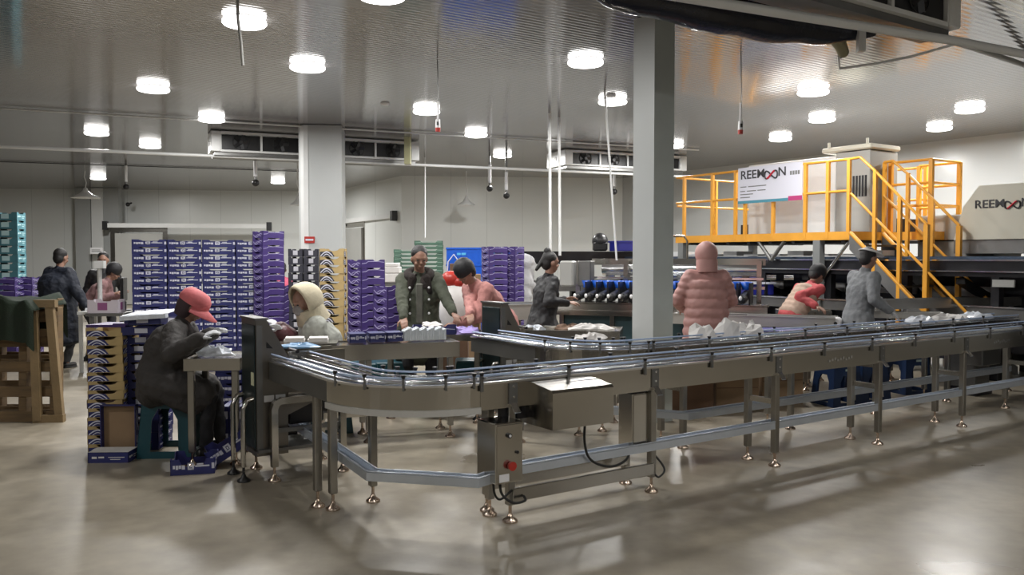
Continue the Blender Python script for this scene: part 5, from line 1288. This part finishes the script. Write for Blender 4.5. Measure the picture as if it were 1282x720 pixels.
    if puffer:
        for i in range(13):
            z = pel.z - (skirt or 0) + i * .098; f = (z - (pel.z - (skirt or 0))) / ((skirt or 0) + T)
            if z > chest.z + .12: break
            w_ = (.255 - .055 * f) * k; c.lathe([(.0, -.052), (w_ * .89, -.050), (w_ * .97, -.036), (w_ * 1.01, -.012), (w_ * 1.01, .012), (w_ * .97, .036), (w_ * .89, .050), (0, .052)], 24, 0, Matrix.Translation((0, 0, z)), sx=1, sy=.74)
        for s in (-1, 1):
            for A, B, r0 in ((sh[s], elb[s], .082), (elb[s], wr[s], .07)):
                for i in range(4): c.ball(A.lerp(B, (i + .4) / 4), (r0 * k * (1 - .06 * i) + .004, r0 * k * (1 - .06 * i) + .004, .052), 14)
    ob = obj('body', b, SKIN, e); remesh(ob, .0085 if detail else .012, 2)
    oc = obj('coat', c, coat, e); remesh(oc, .0125, 1 if puffer else 6); folds(oc, .02 if puffer else .034)
    ot = obj('trousers', t, trousers, e); remesh(ot, .016, 5); folds(ot, .035)
    # eyes
    if not (hood and hood.get('cover')):
        m = MB()
        for s in (-1, 1): m.ball((s * .032, .083, .008), (.014, .008, .006), 8, M=Hm)
        obj('eyes', m, BLACKP, e)
    if hair is not None:
        m = MB(); m.ball((0, -.022, .05), (.085 * k, .096 * k, .088 * k), 18, M=Hm); m.ball((0, -.045, -.01), (.078 * k, .068 * k, .085 * k), 14, M=Hm)
        if hair.get('bun'): m.ball((0, -.06, .13), (.045, .045, .045), 12, M=Hm)
        if hair.get('pony'): m.caps(hp((0, -.09, .03)), hp((0, -.16, -.1)), .035, .02)
        if hair.get('down'): m.caps(hp((0, -.06, 0)), hp((0, -.075, -.16)), .075, .05)
        oh = obj('hair', m, HAIR, e); remesh(oh, .010, 3)
    if hat:
        m = MB(); kind, hmats = hat
        if kind == 'cap':
            m.lathe([(.114, .010), (.120, .04), (.110, .085), (.075, .122), (.0, .134)], 24, 0, Hm @ Matrix.Translation((0, -.008, 0)), sx=.92, sy=1.06)
            vs = []; n2 = 14
            for r_, z_ in ((.100, .03), (.215, -.01)):
                for i in range(n2 + 1):
                    a = PI * (.02 + .96 * i / n2); vs.append((r_ * (.92 if r_ < .15 else .62) * math.cos(a), r_ * 1.02 * math.sin(a), z_ - .02 * abs(math.cos(a)) ** 2))
            vs += [(x_, y_, z_ - .008) for x_, y_, z_ in vs]; q4 = n2 + 1
            fs = []
            for i in range(n2): fs += [(i, q4 + i, q4 + i + 1, i + 1), (2 * q4 + i, 2 * q4 + i + 1, 3 * q4 + i + 1, 3 * q4 + i), (q4 + i, 3 * q4 + i, 3 * q4 + i + 1, q4 + i + 1)]
            m.add(vs, fs, 0, True, Hm)
            obj('cap', m, hmats, e)
            m = MB().lathe([(.07, -.115), (.098, -.04), (.104, .03), (.07, .07)], 18, 0, Hm @ Matrix.Translation((0, -.035, 0)), sx=.88, sy=.85); obj('scarf', m, mat('dark scarf', (.05, .03, .035), .8), e)
        if kind == 'beanie':
            m.lathe([(.098, -.005), (.106, .02), (.108, .06), (.092, .11), (.055, .145), (0, .158)], 22, 0, Hm @ Matrix.Translation((0, -.015, 0)), sx=.94, sy=1.05); m.ball((0, -.045, .0), (.088, .07, .07), 14, M=Hm)
            obj('beanie', m, hmats, e)
    if hood:
        m = MB(); hc = hood['m']; r_ = hood.get('r', .135)
        # hood shell: open toward the face
        vs, fs = [], []; n1, n2 = 20, 12; open_a = hood.get('open', .95)
        for s_, rr in ((0, r_), (1, r_ - .015)):
            for j in range(n2 + 1):
                th = open_a + (PI - open_a) * j / n2
                for i in range(n1):
                    ph_ = 2 * PI * i / n1; dx_, dz_ = math.sin(th) * math.cos(ph_), math.sin(th) * math.sin(ph_)
                    vs.append((rr * .92 * dx_, -.01 + rr * 1.05 * math.cos(th), .01 + rr * (1.15 if dz_ < 0 else 1.0) * dz_))
        n = (n2 + 1) * n1
        for j in range(n2):
            for i in range(n1):
                a = j * n1 + i; b2 = j * n1 + (i + 1) % n1; fs += [(a, b2, b2 + n1, a + n1), (n + a, n + a + n1, n + b2 + n1, n + b2)]
        for i in range(n1): i2 = (i + 1) % n1; fs.append((i, n + i, n + i2, i2))
        m.add(vs, fs, 0, True, Hm)
        m.lathe([(r_ * (.86 if puffer else 1.0), -.19), (r_ * .88, -.12), (r_ * .86, -.06)], 20, 0, Hm @ Matrix.Translation((0, -.025, .0)), sx=1, sy=.9)
        obj('hood', m, hc, e)
    if collar:
        m = MB(); M = Matrix.Translation(neck - up * .03) @ Matrix.Rotation(-ln, 4, 'X')
        pts = [M @ Vector((.115 * math.cos(a), .09 * math.sin(a), .02 - .03 * math.sin(a) - (.09 if abs(a - PI / 2) < .5 else 0))) for a in [PI / 2 + .35 + i * (2 * PI - .7) / 20 for i in range(21)]]
        m.tube(pts, .055, 10); 
        for s in (-1, 1): m.caps(M @ Vector((s * .07, .09, .0)), M @ Vector((s * .10, .115, -.13)), .045, .03)
        obj('fur_collar', m, collar, e)
    if sleeve:
        m = MB()
        for s in (-1, 1): m.caps(elb[s].lerp(wr[s], .02), wr[s].lerp(elb[s], .05), .066 * k * coat_r, .050 * k * coat_r)
        o = obj('sleeve_cover', m, sleeve, e)
    if extra: extra(e, dict(pel=pel, chest=chest, up=up, neck=neck, sh=sh, elb=elb, wr=wr, Hm=Hm, fw=fw, k=k, ln=ln))
    return e
def fab(name, col, r=.8, n=.15, s=9, bump=.35, bs=50): return mat(name, col, r, 0, n, s, bump, bs)
CHAR = fab('charcoal coat cloth', (.042, .038, .036)); BLK = fab('black trouser cloth', (.014, .014, .017)); MASKG = fab('cream hood cloth', (.56, .50, .36)); PALEG = fab('pale grey green jacket', (.36, .37, .33))
OLIVE = fab('olive green coat cloth', (.055, .062, .042)); FUR = fab('dark brown fur', (.018, .012, .010), .95, .3, 40, .9, 120); PINKS = fab('dusty pink knit', (.46, .21, .19), .85, .1, 20)
PINKP = fab('pale pink quilted nylon', (.44, .235, .215), .55, .06, 5, .15, 20); BLKJ = fab('black padded jacket', (.010, .010, .012), .62, .2, 6, .3, 25); GREYC = fab('grey work coat', (.20, .21, .22), .75)
NAVYC = fab('dark navy coat', (.010, .014, .026), .7); BEIGE = fab('beige vest cloth', (.50, .36, .28)); REDS = fab('faded red sleeve cloth', (.50, .085, .09)); MAUVE = fab('mauve sweater', (.22, .12, .12)); CAPR = fab('coral red cap cloth', (.62, .15, .16), .7, .08, 14, .2, 60)
GLOVE = fab('white knit glove', (.52, .53, .55), .8, .12, 40); JEAN = fab('dark grey trousers', (.06, .06, .065)); MAROON = fab('maroon sleeve cover', (.085, .028, .032), .5); PINKJ = fab('raspberry pink jacket', (.55, .10, .17))
def lp(x, y, rot, wx, wy, wz):    # world point into a person's frame
    c_, s_ = math.cos(-rot), math.sin(-rot); dx_, dy_ = wx - x, wy - y; return (dx_ * c_ - dy_ * s_, dx_ * s_ + dy_ * c_, wz)
# 1 seated woman, red cap, faces right
px_, py_ = at(202, 322, d=6.52).x, 6.50 ; r_ = math.radians(-80)
person('seated person in coral red cap, dark coat and white gloves on teal stool', px_, py_, r_, CHAR, BLK, H=1.56, lean=19, seat=.53, head_pitch=22, skirt=.3,
       hl=lp(px_, py_, r_, -2.28, 6.38, .97), hr=lp(px_, py_, r_, -2.30, 6.18, .95), fl=(-.16, .40, .08), fr=(.14, .34, .08), hat=('cap', CAPR), gloves=GLOVE, coat_r=1.42, dr=1.2, arm=1.4)
# 2 cream hooded person seated
px_, py_ = at(409, 322, d=7.45).x, 7.45; r_ = math.radians(112)
def mask2(e, J):
    m = MB().ball((0, .075, -.045), (.058, .05, .055), 12, M=J['Hm']); obj('face_mask', m, fab('grey patterned mask', (.3, .28, .27)), e)
    m = MB(); M = Matrix.Translation(J['chest']) @ Matrix.Rotation(-J['ln'], 4, 'X')
    m.ball((0, -.09, .02), (.17, .05, .2), 12, M=M)
person('seated person in a cream hood and pale jacket, maroon sleeve covers', px_, py_, r_, PALEG, BLK, H=1.66, lean=16, seat=.46, head_pitch=14, head_yaw=22, hood=dict(m=MASKG, r=.165, open=1.2), coat_r=1.4, dr=1.2, arm=1.3,
       hl=lp(px_, py_, r_, -2.06, 7.42, .92), hr=lp(px_, py_, r_, -1.98, 7.22, .90), fl=(-.12, .35, .08), fr=(.14, .35, .08), gloves=GLOVE, sleeve=MAROON, extra=mask2, skirt=.2)
stool(px_, py_, .44, .38, r_, 'dark teal stool under the cream hooded person')
# 3 man in green coat, facing the camera
px_, py_ = at(527, 322, d=8.7).x, 8.55; r_ = math.radians(186)
def coat3(e, J):
    m = MB(); M = Matrix.Translation(J['pel']) @ Matrix.Rotation(-J['ln'], 4, 'X')
    m.box((-.035, .13, .02), (.035, .165, .42), 0, M=M, bev=.01); obj('shirt_front', m, fab('grey undershirt', (.13, .13, .11)), e)
    m = MB()
    for z in (.12, .26, .38):
        for s in (-1, 1): m.ball((s * .095, .165, z), (.013, .008, .013), 8, M=M)
    obj('coat_button', m, WHITEPL, e)
person('standing person in an olive green coat with dark fur collar, facing the camera', px_, py_, r_, OLIVE, BLK, H=1.66, lean=6, head_pitch=14, head_yaw=12, skirt=.35, hair={}, collar=FUR, coat_r=1.3,
       hl=lp(px_, py_, r_, at(575, 405, d=8.2).x, 8.05, .93), hr=lp(px_, py_, r_, at(508, 408, d=8.2).x, 8.05, .93), extra=coat3)
# 4 bending person in pink sweater and black beanie
px_, py_ = at(628, 322, d=8.75).x, 8.75; r_ = math.radians(125)
person('person in a dusty pink sweater and black beanie bending over a table', px_, py_, r_, PINKS, BLK, H=1.68, lean=42, head_pitch=16, hat=('beanie', BLKJ), hair={}, coat_r=1.15, skirt=.12,
       hl=lp(px_, py_, r_, at(572, 405, d=8.3).x, 8.25, .90), hr=lp(px_, py_, r_, at(590, 408, d=8.1).x, 8.05, .90), collar=None)
# 5 black jacket, facing right
px_, py_ = at(680, 322, d=9.6).x, 9.6; r_ = math.radians(-70)
person('standing person in a black padded jacket with tied hair, facing right', px_, py_, r_, BLKJ, BLK, H=1.60, lean=8, head_pitch=4, hair=dict(bun=1, pony=1), coat_r=1.25, skirt=.12,
       hl=lp(px_, py_, r_, at(708, 380, d=9.6).x, 9.7, 1.06), hr=lp(px_, py_, r_, at(710, 378, d=9.6).x, 9.4, 1.04))
# 6 pink puffer, back to camera
px_, py_ = at(887, 322, d=8.55).x, 8.62; r_ = math.radians(2)
person('standing person in a long pale pink quilted coat, hood up, seen from behind', px_, py_, r_, PINKP, BLK, H=1.70, lean=2, head_pitch=4, hood=dict(m=PINKP, r=.125), coat_r=.98, skirt=.42, puffer=True,
       hl=(-.17, .26, 1.0), hr=(.17, .28, 1.0))
# 7 bending in vest with red sleeves
px_, py_ = at(992, 322, d=10.3).x, 10.3; r_ = math.radians(-62)
def vest7(e, J):
    m = MB(); n = 6
    for i in range(n):
        q = J['pel'].lerp(J['chest'] + J['up'] * .06, i / (n - 1)); M = Matrix.Translation(q) @ Matrix.Rotation(-J['ln'], 4, 'X'); m.ball((0, 0, 0), (.19, .145, .09), 16, M=M)
    o = obj('vest', m, BEIGE, e); remesh(o, .012, 4)
    m = MB(); M = Matrix.Translation(J['pel']) @ Matrix.Rotation(-J['ln'], 4, 'X')
person('bending person in a beige vest over faded red sleeves with a black beanie', px_, py_, r_, REDS, BLK, H=1.60, lean=44, head_pitch=12, hat=('beanie', BLKJ), hair={}, coat_r=1.1,
       hl=lp(px_, py_, r_, at(1024, 385, d=10.4).x, 10.6, .98), hr=lp(px_, py_, r_, at(1022, 388, d=10.1).x, 10.1, .96), extra=vest7, skirt=.1)
# 8 grey coat, facing right
px_, py_ = at(1076, 322, d=9.7).x, 9.7; r_ = math.radians(-72)
def visor8(e, J):
    m = MB().lathe([(.10, .05), (.13, .04), (.135, .045), (.1, .07)], 20, 0, J['Hm'] @ Matrix.Translation((0, .02, .03)), sx=.9, sy=1.2); obj('visor', m, PAPER, e)
person('standing person in a loose grey work coat and pale visor, facing right', px_, py_, r_, GREYC, JEAN, H=1.66, lean=9, head_pitch=12, hair={}, coat_r=1.2, skirt=.38,
       hl=lp(px_, py_, r_, at(1112, 392, d=9.9).x, 9.95, .96), hr=lp(px_, py_, r_, at(1112, 394, d=9.5).x, 9.45, .94), extra=visor8, gloves=GLOVE)
# 9 dark coat, back to camera at left
px_, py_ = at(66, 322, d=11.6).x, 11.7; r_ = math.radians(-18)
person('standing person in a long dark navy coat seen from behind at the left', px_, py_, r_, NAVYC, JEAN, H=1.66, lean=5, head_pitch=8, hair={}, coat_r=1.62, dr=1.25, arm=1.35, skirt=.50,
       hr=lp(px_, py_, r_, at(108, 387, d=11.6).x, 11.6, .87), hl=(-.2, .3, .95), gloves=GLOVE, shoe=BLACKP)
# 10 and 11 by the desk
px_, py_ = at(122, 322, d=13.2).x, 13.4; r_ = math.radians(200)
person('dark haired person in black standing behind the weighing desk', px_, py_, r_, BLKJ, BLK, H=1.62, lean=5, head_pitch=5, hair={}, coat_r=1.1, detail=0)
px_, py_ = at(104, 322, d=12.5).x, 12.6; r_ = math.radians(-75)
person('person in a mauve sweater and dark cap bending at the weighing desk', px_, py_, r_, MAUVE, BLK, H=1.55, lean=38, head_pitch=10, hat=('beanie', BLKJ), hair={}, coat_r=1.1, detail=0,
       hl=lp(px_, py_, r_, px_ + .45, py_ + .15, 1.0), hr=lp(px_, py_, r_, px_ + .45, py_ - .1, 1.0))
px_, py_ = at(352, 322, d=13.4).x, 13.5; r_ = math.radians(20)
person('person in a raspberry pink jacket mostly hidden behind the purple tower', px_, py_, r_, PINKJ, BLK, H=1.5, lean=25, head_pitch=10, hair={}, coat_r=1.2, detail=0)
